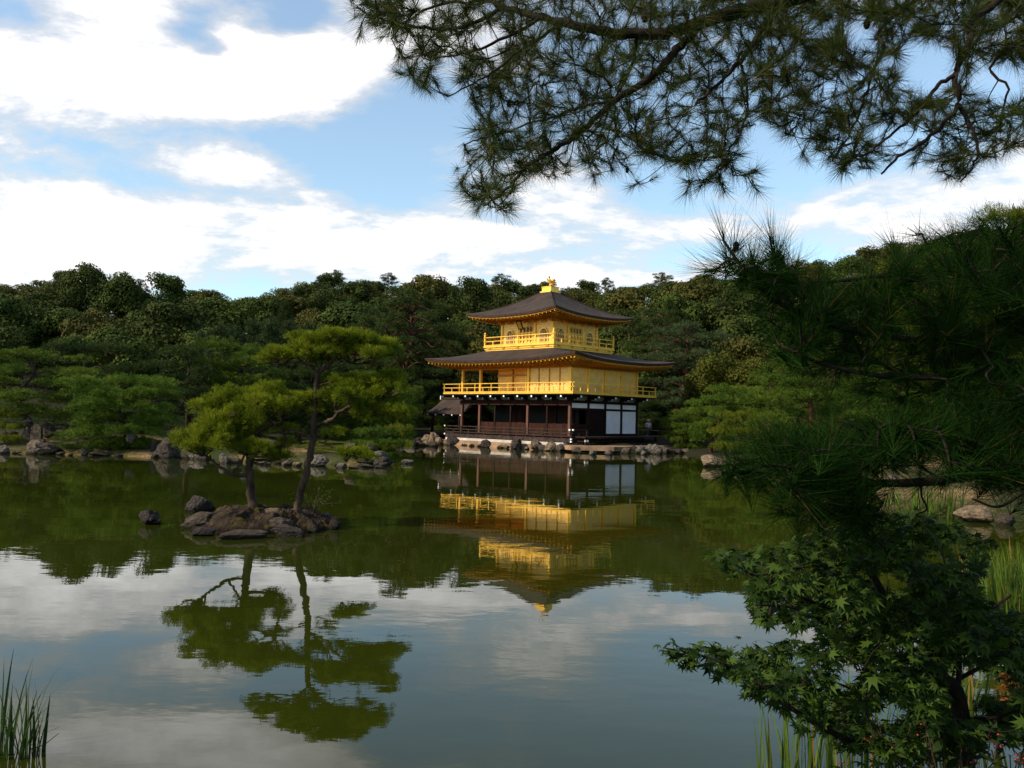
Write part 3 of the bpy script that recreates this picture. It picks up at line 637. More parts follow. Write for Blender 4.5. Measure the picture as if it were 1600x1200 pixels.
def rock(loc, sx, sy, sz, label, mat, seed, group=None, name='rock', rz=None, tilt=0.0, sink=.25, cat='rock'):
    """a boulder whose lowest quarter is sunk; sz is its height above loc"""
    k = (seed % len(RV), mat)
    if k not in rock_me:
        V, F = RV[k[0]]; V = V.copy(); V /= np.abs(V).max(0)
        o = mesh_np(name, V, F, M[mat], smooth=False); rock_me[k] = o.data; bpy.data.objects.remove(o)
    o = link(name, rock_me[k]); h = sz/(2*(1-sink))
    o.scale = (sx, sy, h); o.location = (loc[0], loc[1], loc[2]+h*(1-2*sink)); rg = random.Random(seed*7+1)
    o.rotation_euler = (rg.uniform(-.12, .12), tilt or rg.uniform(-.12, .12), rg.uniform(0, 6.28) if rz is None else rz)
    return tag(o, label, cat, group)
def rock_px(px, pyb, hw, h, label, mat, seed, bz=0.0, group=None, dy=None, big=1.08, **k):
    hw *= big; h *= big*.95; P = onz(px, pyb, bz); Y = P[1]; w = hw*Y/FPX; d = w*(dy or .8)
    P = P+np.array([P[0]/Y, 1, 0])*d*.8; w *= P[1]/Y
    return rock(P, w, d, h*P[1]/FPX, label, mat, seed, group, rz=k.pop('rz', random.Random(seed).uniform(-.5, .5)), **k)
# rocks of the left shore
LS = 'rocks along the left shore'
rock_px(66, 710, 27, 25, 'big round grey boulder at the water edge below the stone lantern', 'rock', 1)
rock_px(6, 709, 11, 13, 'pale rounded boulder at the far left end of the shore', 'rock_pale', 2)
rock_px(26, 709, 8, 4, 'flat white stone lying at the water edge left of the big round boulder', 'rock_pale', 3)
rock_px(96, 711, 8, 5, 'small mossy stone at the right foot of the big round boulder', 'rock', 4)
rock_px(132, 711, 8, 15, 'upright grey block at the water under the low pine boughs', 'rock_pale', 5)
rock_px(158, 713, 16, 7, 'flat dark stone in the water left of the dark pine trunk', 'rock_dark', 6)
rock_px(215, 713, 13, 5, 'low brown stone right of the dark pine trunk', 'rock_dark', 8)
rock_px(226, 711, 14, 14, 'dark slanted boulder just right of the dark pine trunk', 'rock_dark', 9)
rock_px(240, 713, 7, 29, 'narrow dark stone standing upright on the shore', 'rock_dark', 10)
rock_px(265, 716, 22, 31, 'large dark wedge boulder beside the narrow standing stone', 'rock_dark', 11)
rock_px(293, 717, 10, 18, 'grey block squeezed between the wedge boulder and the pitted rock', 'rock', 12)
rock_px(310, 718, 15, 18, 'rugged pitted pale rock behind the bent pine limb', 'rock_pale', 13)
rock_px(350, 724, 9, 16, 'pale upright stone left of the thick islet pine trunk', 'rock_pale', 14)
rock_px(366, 724, 12, 10, 'brown stone right behind the thick islet pine trunk', 'rock', 15)
rock_px(416, 727, 12, 10, 'low pale stone between the two islet pine trunks', 'rock_pale', 16)
rock_px(447, 728, 9, 8, 'small tan stone just left of the slanting pine trunk', 'rock_tan', 17)
rock_px(466, 729, 9, 8, 'small tan stone beside the slanting pine trunk', 'rock_tan', 18)
rock_px(497, 728, 17, 17, 'cracked pale boulder just right of the slanting pine trunk', 'rock_pale', 19)
rock_px(528, 722, 17, 12, 'grey ledge rock below the low green pine bough', 'rock', 20)
rock_px(533, 732, 9, 9, 'small white speckled stone standing in the water', 'rock_pale', 21)
rock_px(553, 732, 8, 4, 'flat tan stone at the waterline right of the speckled stone', 'rock_tan', 22)
rock_px(572, 727, 16, 12, 'dark grey rock under the tip of the low green bough', 'rock', 23)
rock_px(598, 728, 16, 15, 'dark wet boulder at the right tip of the left shore', 'rock_dark', 24)
rock_px(594, 713, 12, 8, 'white topped rounded rock lying on the dark wet boulder', 'rock_pale', 25, bz=.25)
rock_px(579, 705, 8, 11, 'dark block half hidden behind the white topped rock', 'rock_dark', 26, bz=.4)
rock_px(637, 725, 10, 8, 'lone pale rock in the open water left of the pavilion', 'rock_pale', 27)
for i in range(34):
    px = random.Random(900+i).uniform(85, 600); rr = random.Random(300+i); py = np.interp(px, [0, 130, 300, 420, 610], [710, 712, 718, 727, 731])+rr.uniform(-3, 1)
    mt = rr.choice(['rock', 'rock_dark', 'rock_dark', 'rock']); wd = {'rock': 'grey', 'rock_dark': 'dark'}[mt]
    rock_px(px, py, rr.uniform(4, 10), rr.uniform(3, 8), f'{wd} edging stone among the boulders along the left shore waterline', mt, 500+i, group=f'{wd} edging stones of the left shore')
rock_px(76, 679, 11, 21, 'dark jagged boulder right of the grey memorial slab', 'rock_dark', 28, bz=.75)
rock_px(103, 676, 6, 13, 'narrow grey stone right of the dark jagged boulder', 'rock', 29, bz=.75)
rock_px(111, 675, 6, 8, 'smooth pale stone leaning near the narrow grey stone', 'rock_pale', 30, bz=.75)
rock_px(16, 680, 13, 6, 'low dark stone on the left bank behind the moss', 'rock_dark', 31, bz=.7)
rock_px(205, 688, 9, 12, 'pale stone on the bank behind the dark pine trunk', 'rock_pale', 32, bz=.7)
rock_px(385, 690, 8, 12, 'pale pointed stone on the bank among the shore pines', 'rock_pale', 34, bz=.7)
rock_px(548, 702, 10, 10, 'brown stone on the bank behind the low green bough', 'rock', 35, bz=.6)
for i, (px, py, hw, h, mt) in enumerate(((628, 696, 9, 10, 'rock_pale'), (641, 697, 10, 12, 'rock_pale'), (655, 697, 9, 9, 'rock'), (667, 697, 8, 10, 'rock_tan'), (679, 698, 8, 8, 'rock_dark'))):
    rock_px(px, py, hw, h, 'pale grey boulder in the row left of the fishing deck', mt, 40+i, group='rocks left of the fishing deck')
# stones along the pavilion front
fr = ((-7.3, 'rock_dark', .45, .55), (-6.7, 'rock_tan', .5, .7), (-6.0, 'rock_tan', .5, .9), (-5.3, 'rock_tan', .35, .6), (-4.6, 'rock_tan', .25, .4), (-3.7, 'rock_dark', .6, .8), (-2.2, 'rock_tan', .25, .2), (-1.3, 'rock_tan', .22, .2), (-.2, 'rock_dark', .45, .55),
      (.9, 'rock_tan', .28, .25), (1.5, 'rock_tan', .3, .3), (2.3, 'rock_dark', .55, .8), (3.2, 'rock_tan', .25, .2), (4.0, 'rock', .5, .75), (4.8, 'rock_dark', .4, .45), (5.3, 'rock_tan', .5, .62), (5.9, 'rock', .4, .5))
rg = random.Random(5)
for i, (x, mt, w, h) in enumerate(fr):
    P = pav(x, -5.5-rg.uniform(0, .35)-(.25 if mt == 'rock_dark' else 0)); P[2] = 0
    rock(P, w, w*.8, h, {'rock_tan': 'tan weathered boulder against the stone ledge under the pavilion veranda', 'rock_dark': 'dark wet boulder against the stone ledge under the pavilion veranda', 'rock': 'grey brown boulder against the stone ledge under the pavilion veranda'}[mt], mt, 60+i,
         group={'rock_tan': 'tan boulders along the pavilion front', 'rock_dark': 'dark boulders along the pavilion front', 'rock': 'grey boulders along the pavilion front'}[mt])
for px, lb, sd in ((926, 'pale mossy block in the water before the landing slab, left one', 80), (951, 'pale mossy block in the water before the landing slab, right one', 81)):
    rock_px(px, 711, 6.5, 8.5, lb, 'rock_pale', sd)
for i, (px, py, hw, h, mt) in enumerate(((903, 708, 9, 9, 'rock'), (978, 709, 9, 10, 'rock'), (990, 708, 7, 12, 'rock_dark'), (1000, 709, 8, 13, 'rock_pale'), (1006, 711, 5, 7, 'rock_pale'), (1015, 709, 9, 15, 'rock_pale'), (1026, 710, 9, 16, 'rock_pale'), (1036, 709, 8, 13, 'rock'), (1046, 709, 8, 10, 'rock_dark'), (1058, 709, 9, 9, 'rock_dark'), (1072, 709, 9, 8, 'rock'))):
    rock_px(px, py, hw, h, {'rock_pale': 'pinkish pale rock heaped at the right corner of the pavilion landing', 'rock': 'grey rock heaped at the right corner of the pavilion landing', 'rock_dark': 'dark rock heaped at the right corner of the pavilion landing'}[mt], mt, 90+i,
            group={'rock_pale': 'pale rocks right of the landing', 'rock': 'grey rocks right of the landing', 'rock_dark': 'dark rocks right of the landing'}[mt])
rock_px(1112, 730, 22, 19, 'big pale boulder seen through the dark needles at the right shore', 'rock_tan', 110)
rock_px(1160, 740, 16, 14, 'grey boulder beside the big pale one behind the dark needles', 'rock', 111)
# right bank rocks
for i, (px, py, hw, h, mt, lb) in enumerate(((1437, 812, 15, 12, 'rock_tan', 'brown flat rock at the foot of the bright reed clump'), (1525, 817, 30, 26, 'rock_tan', 'long tan rock at the water right of the bright reed clump'), (1572, 822, 16, 20, 'rock', 'mossy brown rock at the right end of the inlet'),
        (1490, 800, 14, 9, 'rock', 'low grey rock behind the long tan rock'), (1400, 812, 14, 9, 'rock_dark', 'dark low rock left of the bright reed clump'), (1370, 806, 14, 10, 'rock', 'grey rock on the inlet shore below the drooping twig'))):
    rock_px(px, py, hw, h, lb, mt, 120+i, dy=.6)
for i, (px, py, hw, h) in enumerate(((1345, 748, 9, 7), (1395, 750, 11, 8), (1460, 757, 10, 7), (1530, 760, 12, 8), (1300, 745, 10, 8))):
    rock_px(px, py, hw, h, 'pale stone edging the path beyond the dark pine limb', 'rock_pale', 130+i, bz=.5, group='pale stones along the right path')
# the islet
def make_islet():
    from mathutils import noise as mn
    c = onz(400, 830, 0); ax, ay = 1.50, 1.06; cx, cy = c[0], c[1]+.62
    n = 120; J = 30; V = []; F = []
    for j in range(J+1):
        r = 1-j/(J+.5)
        for i in range(n):
            t = 2*math.pi*i/n; x = math.cos(t)*r; y = math.sin(t)*r; q = Vector((x*ax*1.6+7, y*ay*1.6+3, .4))
            w = 1+.13*(mn.noise(q*1.1)) + .05*mn.noise(q*3)
            rd = mn.ridged_multi_fractal(q*1.3, .9, 2.1, 5, .9, 2.0)-1
            z = -.30+.64*(1-r**5)+(.10*rd+.05*mn.fractal(q*5, .8, 2, 4))*min(1, (1-r)*5+.35)
            V.append((cx+ax*x*w, cy+ay*y*w, z))
    for j in range(J):
        for i in range(n): F.append((j*n+i, j*n+(i+1) % n, (j+1)*n+(i+1) % n, (j+1)*n+i))
    F.append(tuple(J*n+i for i in range(n)))
    m = surf('islet_rock', (.010, .007, .005), (.050, .033, .021), 4.0, .95, 1, 9, dist=.10, c3=(.13, .095, .065), spec=.12, wet=(.12, .080, .006)); M['islet_rock'] = m
    o = MB().add(V, F).build('islet_ground', m, None, False); tag(o, kind='structure')
make_islet()
IS = dict(big=.95)
rock_px(312, 801, 25, 28, 'slanted square boulder at the back left of the small islet', 'rock_dark', 150, tilt=.25, **IS)
rock_px(318, 827, 36, 28, 'long sloping grey boulder forming the left end of the islet', 'rock', 151, dy=.7, **IS)
rock_px(318, 838, 20, 14, 'small brown boulder at the front left waterline of the islet', 'rock_dark', 152, **IS)
rock_px(382, 843, 42, 18, 'wide pitted brown boulder at the front of the islet', 'rock', 153, dy=.4, **IS)
rock_px(450, 839, 34, 22, 'dark blocky boulder at the front right of the islet', 'rock_dark', 154, dy=.45, **IS)
rock_px(437, 822, 22, 16, 'grey blue boulder with a white lichen patch amid the islet', 'rock', 155, bz=.15, **IS)
rock_px(428, 804, 20, 10, 'low tan boulder between the two islet pines', 'rock_tan', 156, bz=.25, **IS)
rock_px(505, 818, 22, 20, 'light flat topped boulder at the right end of the islet', 'rock', 158, dy=.6, **IS)
rock_px(522, 828, 12, 22, 'dark boulder at the far right tip of the islet', 'rock_dark', 159, **IS)
rock_px(490, 833, 11, 14, 'small grey stone at the right waterline of the islet', 'rock', 160, **IS)
rock_px(233, 820, 17, 23, 'lone dark pointed rock in the water left of the islet', 'rock_dark', 162)
rock_px(246, 820, 8, 8, 'tiny dark stone touching the lone pointed rock', 'rock_dark', 163)
moss_rg = random.Random(8)

# ------------------------------------------------------------------ stone lantern, memorial slab
def make_lantern():
    P = onz(43, 680, .75); r = empty('stone_lantern', P); tag(r, 'small weathered stone lantern left of the grey memorial slab', 'lantern')
    s = P[1]/FPX*28
    def lathe(name, prof, n, par=r):
        V = []; F = []
        for (rad, z) in prof:
            for k in range(n): a = 2*math.pi*(k+.5)/n; V.append((rad*s*math.cos(a), rad*s*math.sin(a), z*s))
        for i in range(len(prof)-1):
            for k in range(n): F.append((i*n+k, i*n+(k+1) % n, (i+1)*n+(k+1) % n, (i+1)*n+k))
        F.append(tuple((len(prof)-1)*n+k for k in range(n))); return MB().add(V, F).build(name, M['rock'], par)
    lathe('base', [(.22, -.1), (.22, .06), (.14, .10)], 6); lathe('shaft', [(.11, .10), (.10, .48), (.12, .5)], 8)
    lathe('platform', [(.12, .5), (.19, .54), (.19, .60)], 6); lathe('lamp_box', [(.12, .60), (.12, .74)], 6)
    lathe('lamp_roof', [(.10, .735), (.25, .76), (.22, .80), (.08, .88)], 6); lathe('finial', [(.03, .88), (.06, .93), (.05, .97), (.01, 1.02)], 8)
make_lantern()
def make_slab():
    P = onz(57, 682, .75); k = P[1]/FPX; w, h, d = 8*k, 22*k, 3*k
    prof = [(-1, 0), (1, 0), (1.02, .6), (.9, .85), (.45, .98), (-.3, 1.0), (-.85, .9), (-1, .6)]
    n = len(prof); V = [(P[0]+x*w, P[1]-d, P[2]-.1+z*h) for x, z in prof]+[(P[0]+x*w, P[1]+d, P[2]-.1+z*h) for x, z in prof]
    o = MB().add(V, [tuple(range(n)), tuple(range(2*n-1, n-1, -1))]+[(i, n+i, n+(i+1) % n, (i+1) % n) for i in range(n)]).build('memorial_slab', M['rock'])
    tag(o, 'grey upright memorial slab with rounded top beside the stone lantern', 'stone slab')
make_slab()

# ------------------------------------------------------------------ rope fence and visitor behind the pavilion
def make_fence():
    a = pav(2.5, 11.2); b = pav(-4.0, 13.2) ; r = empty('low_fence', tuple(pav(8.6, 8.6, gz(*pav(8.6, 8.6)[:2])))); tag(r, 'low pale rail fence beside the path right of the pavilion', 'fence')
    P = [at(x, y, 66) for x, y in ((985, 671), (1000, 671.5), (1015, 672), (1032, 673), (1050, 673.5))]; o = np.array(r.location)
    m = MB()
    for p, q in zip(P, P[1:]): m.bar(p-o, q-o, .045, .06)
    m.build('rail', M['stone_tan'], r)
    for p in P: MB().box(p[0]-o[0]-.04, p[0]-o[0]+.04, p[1]-o[1]-.04, p[1]-o[1]+.04, gz(p[0], p[1])-o[2]-.1, p[2]-o[2]+.05).build('fence_post', M['wood_grey'], r)
make_fence()
M['skin'] = surf('skin', (.42, .26, .19), (.50, .32, .24), 3, .6, 0); M['shirt'] = surf('shirt', (.55, .45, .46), (.66, .56, .56), 3, .8, .1)
M['trousers'] = surf('trousers', (.05, .055, .07), (.08, .085, .10), 3, .8, .1); M['straw'] = surf('straw', (.30, .22, .11), (.42, .33, .18), 8, .8, .3)
def skin_fig(name, pts, edges, rad, mat, parent=None, sub=1):
    me = bpy.data.meshes.new(name); me.from_pydata(pts, edges, []); o = link(name, me, parent); me.materials.append(mat)
    md = o.modifiers.new('skin', 'SKIN'); md.use_smooth_shade = True
    for v, r in zip(me.skin_vertices[0].data, rad): v.radius = (r, r) if not isinstance(r, tuple) else r
    me.skin_vertices[0].data[0].use_root = True
    o.modifiers.new('sub', 'SUBSURF').levels = sub; o.modifiers['sub'].render_levels = sub; return o
def make_visitor():
    P = at(1013, 672, 69); g = gz(P[0], P[1]); z0 = g
    r = empty('person', (P[0], P[1], z0), .3); tag(r, 'visitor in a tan sun hat and pale pink top behind the rail fence', 'person')
    k = 1.36
    pts = [(0, 0, .53*k), (0, 0, .66*k), (0, .01, .79*k), (0, 0, .85*k), (0, -.01, .90*k), (0, 0, .985*k), (.10, 0, .50*k), (.10, .0, .27*k), (.10, .02, .03*k), (.10, -.12, .015*k), (-.10, 0, .50*k), (-.10, -.02, .27*k), (-.10, .02, .03*k), (-.10, -.12, .015*k),
           (.19, .0, .785*k), (.24, .01, .62*k), (.22, -.10, .48*k), (-.19, .0, .785*k), (-.25, .0, .63*k), (-.20, -.14, .55*k)]
    ed = [(0, 1), (1, 2), (2, 3), (3, 4), (4, 5), (0, 6), (6, 7), (7, 8), (8, 9), (0, 10), (10, 11), (11, 12), (12, 13), (2, 14), (14, 15), (15, 16), (2, 17), (17, 18), (18, 19)]
    ra = [.13, .12, .13, .06, .095, .07, .085, .06, .045, .04, .085, .06, .045, .04, .06, .045, .035, .06, .045, .035]
    skin_fig('body', pts, ed, ra, M['skin'], r)
    skin_fig('top', [(0, 0, .50*k), (0, 0, .66*k), (0, .01, .80*k), (.19, 0, .79*k), (.235, .01, .68*k), (-.19, 0, .79*k), (-.24, 0, .68*k)], [(0, 1), (1, 2), (2, 3), (3, 4), (2, 5), (5, 6)], [.15, .14, .15, .075, .065, .075, .065], M['shirt'], r)
    skin_fig('trousers', [(0, 0, .53*k), (.10, 0, .48*k), (.10, 0, .27*k), (.10, .02, .06*k), (-.10, 0, .48*k), (-.10, -.02, .27*k), (-.10, .02, .06*k)], [(0, 1), (1, 2), (2, 3), (0, 4), (4, 5), (5, 6)], [.145, .10, .075, .065, .10, .075, .065], M['trousers'], r)
    n = 14; V = []; F = []
    for rad, z in ((.25, .955), (.12, .975), (.11, 1.02), (.07, 1.05)):
        V += [(rad*math.cos(2*math.pi*i/n), rad*math.sin(2*math.pi*i/n), z*k) for i in range(n)]
    for j in range(3): F += [(j*n+i, j*n+(i+1) % n, (j+1)*n+(i+1) % n, (j+1)*n+i) for i in range(n)]
    F.append(tuple(3*n+i for i in range(n))); F.append(tuple(range(n-1, -1, -1))); MB().add(V, F).build('sun_hat', M['straw'], r)
make_visitor()

# ------------------------------------------------------------------ needles, pads, pines
def perp(D, rg):
    r = rg.normal(size=D.shape); return unit(np.cross(D, r))
def needles(P, D, cnt, L, w, s0, s1, rg, axial=0.0):
    """tufts of thin needles: one triangle each"""
    P = np.repeat(P, cnt, 0); D = np.repeat(D, cnt, 0); n = len(P)
    ph = rg.uniform(s0, s1, (n, 1)); dr = unit(D*np.cos(ph)+perp(D, rg)*np.sin(ph))
    b = P-D*axial*rg.uniform(0, 1, (n, 1)); ln = L*rg.uniform(.7, 1.1, (n, 1)); sd = perp(dr, rg)*w/2
    V = np.stack([b-sd, b+sd, b+dr*ln], 1).reshape(-1, 3)
    return V
def tufts(P, D, cnt, L, w, s0, s1, rg):
    """the same for trees farther off: each tuft is one piece, its blades joined at the twig tip"""
    n = len(P); Dk = np.repeat(D, cnt, 0); m = len(Dk); ph = rg.uniform(s0, s1, (m, 1)); dr = unit(Dk*np.cos(ph)+perp(Dk, rg)*np.sin(ph)); ln = L*rg.uniform(.7, 1.1, (m, 1)); e = np.repeat(P, cnt, 0)+dr*ln; sd = perp(dr, rg)*w/2
    V = np.concatenate([P, e-sd, e+sd]); i = np.arange(m); return V, np.stack([i//cnt, n+i, n+m+i], 1)
def join_tufts(L):
    V = []; F = []; o = 0
    for v, f in L: V.append(v); F.append(f+o); o += len(v)
    return np.vstack(V), np.vstack(F)
def tri_obj(name, Vs, mat, parent):
    V = np.vstack(Vs); return mesh_np(name, V, np.arange(len(V)).reshape(-1, 3), mat, parent)
def pad(c, rx, ry, rz, n, rg, lump=5, k=None, sr=.42):
    """tuft places and directions of one flat cloud of pine foliage: a disc of small domed clumps"""
    k = k or int(rg.integers(6, 10)); t = rg.uniform(0, 6.28)+np.arange(k)*2.4; r = np.sqrt((np.arange(k)+.3)/k)*.82
    C = np.stack([np.cos(t)*r, np.sin(t)*r, -.35*r*r+rg.normal(size=k)*.16], 1)+rg.normal(size=(k, 3))*[.07, .07, 0]
    w = sr*rg.uniform(.75, 1.2, k); q = rg.integers(0, k, n)
    D = unit(rg.normal(size=(n, 3))+[0, 0, .55]); D[:, 2] = np.abs(D[:, 2])*np.where(rg.uniform(size=n) < .12, -.4, 1)
    S = rg.uniform(.55, 1.05, (n, 1)); x = C[q]+D*w[q][:, None]*S*[1, 1, 1.15]
    P = np.stack([c[0]+x[:, 0]*rx, c[1]+x[:, 1]*ry, c[2]+x[:, 2]*rz], 1)
    return P, unit(D*[.8, .8, 1]+[0, 0, .45]+rg.normal(size=(n, 3))*.25)
def limb(mb, P, r0, r1, n=7): mb.tube(P, np.linspace(r0, r1, len(P)), n)

def gen_pine(seed, h, spread, levels, pads_per, needle, cnt, w, dens, flat=.30, trunk_r=None, lean=.12, low=.22, top=1.0, padr=.36):
    rg = np.random.default_rng(seed); tr = MB(); NV = []
    a = rg.uniform(0, 6.28); ld = np.array([math.cos(a), math.sin(a)])*lean*h
    ks = np.linspace(0, 1, 6); tp = np.array([[ld[0]*k+rg.normal()*.03*h*(0 < k < 1), ld[1]*k+rg.normal()*.03*h*(0 < k < 1), -.3+(h*.93+.3)*k] for k in ks])
    tp = smooth_path(tp, 5); r0 = trunk_r or h*.030; limb(tr, tp, r0, r0*.25, 8)
    for lv in range(levels):
        f = low+(1-low)*(lv/(levels-1))**.95 if levels > 1 else 1
        b = tp[min(len(tp)-1, int(f*(len(tp)-1)*.98))]
        prof = spread*(math.sin(math.pi*min(1, .30+.62*(1-f)))**.8)*(.62+.38*top if f > .8 else 1)
        nb = pads_per if f < .93 else max(2, pads_per-2)
        a0 = rg.uniform(0, 6.28)
        for k in range(nb):
            az = a0+2*math.pi*k/nb+rg.uniform(-.35, .35); ln = prof*rg.uniform(.62, 1.05)
            dv = np.array([math.cos(az), math.sin(az), 0]); sd = np.array([-dv[1], dv[0], 0])
            e = b+dv*ln+np.array([0, 0, rg.uniform(-.02, .05)*h])
            pth = smooth_path([b-[0, 0, .02*h], b+dv*ln*.35+sd*rg.normal()*.08*ln+[0, 0, .03*h], b+dv*ln*.7+sd*rg.normal()*.12*ln+[0, 0, rg.uniform(-.03, .02)*h], e-[0, 0, .02*h]], 4)
            limb(tr, pth, r0*.34*(1-.4*f), r0*.07, 5)
            R_ = spread*padr*rg.uniform(.72, 1.15)*(1.0 if f < .9 else .9)
            for (q, s) in ((1.0, 1.0), (.55, .8))[:1+(rg.uniform() < .5)]:
                c = pth[int(q*(len(pth)-1))]+sd*rg.normal()*.12*R_+np.array([0, 0, .05*h*rg.uniform(.2, .8)])
                rx, ry = R_*s*rg.uniform(.85, 1.2), R_*s*rg.uniform(.85, 1.2); n = int(dens*rx*ry*3.14)+8
                NV.append(tufts(*pad(c, rx, ry, R_*s*flat, n, rg), cnt, needle, w, .15, 1.25, rg))
                for j in range(3):
                    t = rg.uniform(0, 6.28); p = c+np.array([math.cos(t)*rx*.6, math.sin(t)*ry*.6, 0]); m = (p+c)/2-[0, 0, .06]
                    tr.tube([pth[int(q*(len(pth)-1)*.8)], m, p], [r0*.07, r0*.05, r0*.03], 4)
    c = tp[-1]; n = int(dens*(spread*.4)**2*3.14)
    NV.append(tufts(*pad(c, spread*.42*top, spread*.42*top, spread*.42*flat*1.3, n, rg), cnt, needle, w, .15, 1.25, rg))
    return tr, join_tufts(NV)
PINE = {}
def pine_proto(key, bark, **k):
    tr, V = gen_pine(**k); a = tr.build('trunk', M[bark], None, True); b = mesh_np('crown', V[0], V[1], M['needles_shore'])
    PINE[key] = (a.data, b.data, k['h'], k['spread']); bpy.data.objects.remove(a); bpy.data.objects.remove(b)
SH = dict(needle=.20, cnt=10, w=.020, dens=78, flat=.72, padr=.40)
pine_proto('layer1', 'bark', seed=11, h=5.0, spread=2.3, levels=5, pads_per=4, **SH)
pine_proto('layer2', 'bark', seed=12, h=5.5, spread=2.2, levels=5, pads_per=4, low=.35, **SH)
pine_proto('layer3', 'bark', seed=13, h=4.2, spread=2.4, levels=6, pads_per=6, low=.12, **SH)
pine_proto('layer4', 'bark_red', seed=14, h=5.2, spread=2.2, levels=5, pads_per=4, low=.30, lean=.2, **SH)
pine_proto('tall', 'bark_red', seed=15, h=12, spread=3.1, levels=8, pads_per=5, low=.42, needle=.34, cnt=8, w=.032, dens=24, flat=.5, lean=.05, padr=.34)
pine_proto('tall2', 'bark_red', seed=16, h=11, spread=3.4, levels=8, pads_per=5, low=.3, needle=.34, cnt=8, w=.032, dens=24, flat=.55, lean=.04, padr=.34, top=.7)
pine_proto('low', 'bark', seed=17, h=1.5, spread=1.6, levels=3, pads_per=6, low=.3, needle=.17, cnt=9, w=.016, dens=90, flat=.5)
def set_mat(o, m):
    o.material_slots[0].link = 'OBJECT'; o.material_slots[0].material = m
def pine(key, loc, h, width, label, mat='needles_shore', rz=0.0, group=None, name='pine_tree', cat='pine tree'):
    a, b, h0, s0 = PINE[key]; r = empty(name, loc, rz); sx = width/(2.25*s0)
    r.scale = (sx, sx, h/h0)
    t = link('trunk', a, r); c = link('crown', b, r); set_mat(c, M[mat]); return tag(r, label, cat, group)
def pine_px(key, px, pyb, pyt, wpx, Y, label, **k):
    """a pine whose foot stands on the ground Y metres out, its top at pyt, its crown wpx wide in the photo"""
    P = at(px, pyb, Y); z = gz(P[0], P[1]); T = at(px, pyt, Y)
    return pine(key, (P[0], P[1], z), T[2]-z, wpx*Y/FPX, label, **k)
# left shore
pine_px('layer2', 36, 676, 545, 190, 41, 'tall layered pine at the far left, its trunk left of the stone lantern', rz=.3)
pine_px('layer1', 146, 690, 534, 150, 46, 'layered pine whose flat top rises highest on the left bank, behind the front pine', rz=2.0, mat='needles_far')
pine_px('layer3', 196, 706, 590, 172, 38.3, 'broad bushy pine leaning over the water at the front of the left shore', rz=4.2, mat='needles_front')
pine_px('layer2', 300, 690, 541, 150, 44, 'dark layered pine directly behind the left islet pine', rz=1.2, mat='needles_far')
pine_px('layer1', 376, 690, 537, 180, 47, 'wide layered pine rising above the left islet pine', rz=3.4)
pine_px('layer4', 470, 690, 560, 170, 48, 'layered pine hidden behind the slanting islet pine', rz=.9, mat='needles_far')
pine_px('layer3', 575, 695, 585, 150, 50, 'rounded pine behind the right boughs of the slanting islet pine', rz=5.0)
pine_px('low', 8, 690, 646, 66, 39, 'low bright pine cut by the left edge of the picture', rz=.2, mat='needles_yellow')
pine_px('low', 118, 712, 676, 90, 37.6, 'low sprawling pine bough beside the big round boulder', rz=1.4)
pine_px('low', 158, 712, 686, 70, 37.9, 'low pine bough over the flat dark stone', rz=2.4)
pine_px('low', 585, 712, 672, 95, 40, 'low dark spreading pine near the right tip of the left shore', rz=3.3)
pine_px('low', 625, 706, 668, 50, 43, 'small bright bush at the water edge near the lone pale rock', rz=4.3, mat='needles_yellow', name='shore_bush', cat='bush')
pine_px('low', 505, 722, 690, 80, 37.2, 'low green pine bough right of the slanting trunk', rz=.6, mat='needles_yellow')
pine_px('low', 440, 716, 694, 70, 38.2, 'low green pine between the two islet trunks on the far bank', rz=5.5, mat='needles_yellow')
pine_px('low', 330, 706, 676, 60, 40, 'small dark pine on the bank left of the islet pine trunk', rz=1.9)
pine_px('layer3', 630, 694, 606, 62, 63, 'layered pine on the rocks left of the fishing deck', rz=2.8)
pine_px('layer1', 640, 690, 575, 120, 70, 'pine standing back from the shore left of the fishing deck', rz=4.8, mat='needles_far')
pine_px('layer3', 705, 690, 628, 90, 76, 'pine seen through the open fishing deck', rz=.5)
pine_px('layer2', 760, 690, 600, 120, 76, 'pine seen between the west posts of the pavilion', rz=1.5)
for i, (px, pyt, Y, w) in enumerate(((60, 655, 52, 90), (110, 650, 54, 90), (180, 655, 53, 110), (250, 650, 54, 100), (320, 655, 53, 100), (390, 652, 55, 110), (450, 650, 54, 110), (520, 652, 56, 100), (580, 655, 57, 100), (20, 652, 56, 100), (610, 662, 60, 70), (150, 660, 56, 90), (290, 662, 57, 100), (480, 660, 58, 100))):
    pine_px('low', px, 690, pyt, w, Y, 'dark undergrowth bush beneath the shore pines on the left bank', rz=i*1.1, mat='needles_far', name='undergrowth_bush', cat='bush', group='undergrowth bushes under the shore pines')
for i, (px, pyt, Y, w) in enumerate(((1010, 655, 78, 70), (1050, 650, 76, 80), (1090, 655, 66, 80), (1230, 655, 58, 130), (1340, 650, 60, 140), (1450, 650, 58, 140), (1560, 650, 56, 150), (980, 640, 84, 80), (720, 648, 82, 80), (770, 650, 84, 80))):
    pine_px('low', px, 695, pyt, w, Y, 'dark undergrowth bush among the trees beside and behind the pavilion', rz=i*1.3, mat='needles_far', name='undergrowth_bush', cat='bush', group='undergrowth bushes round the pavilion')
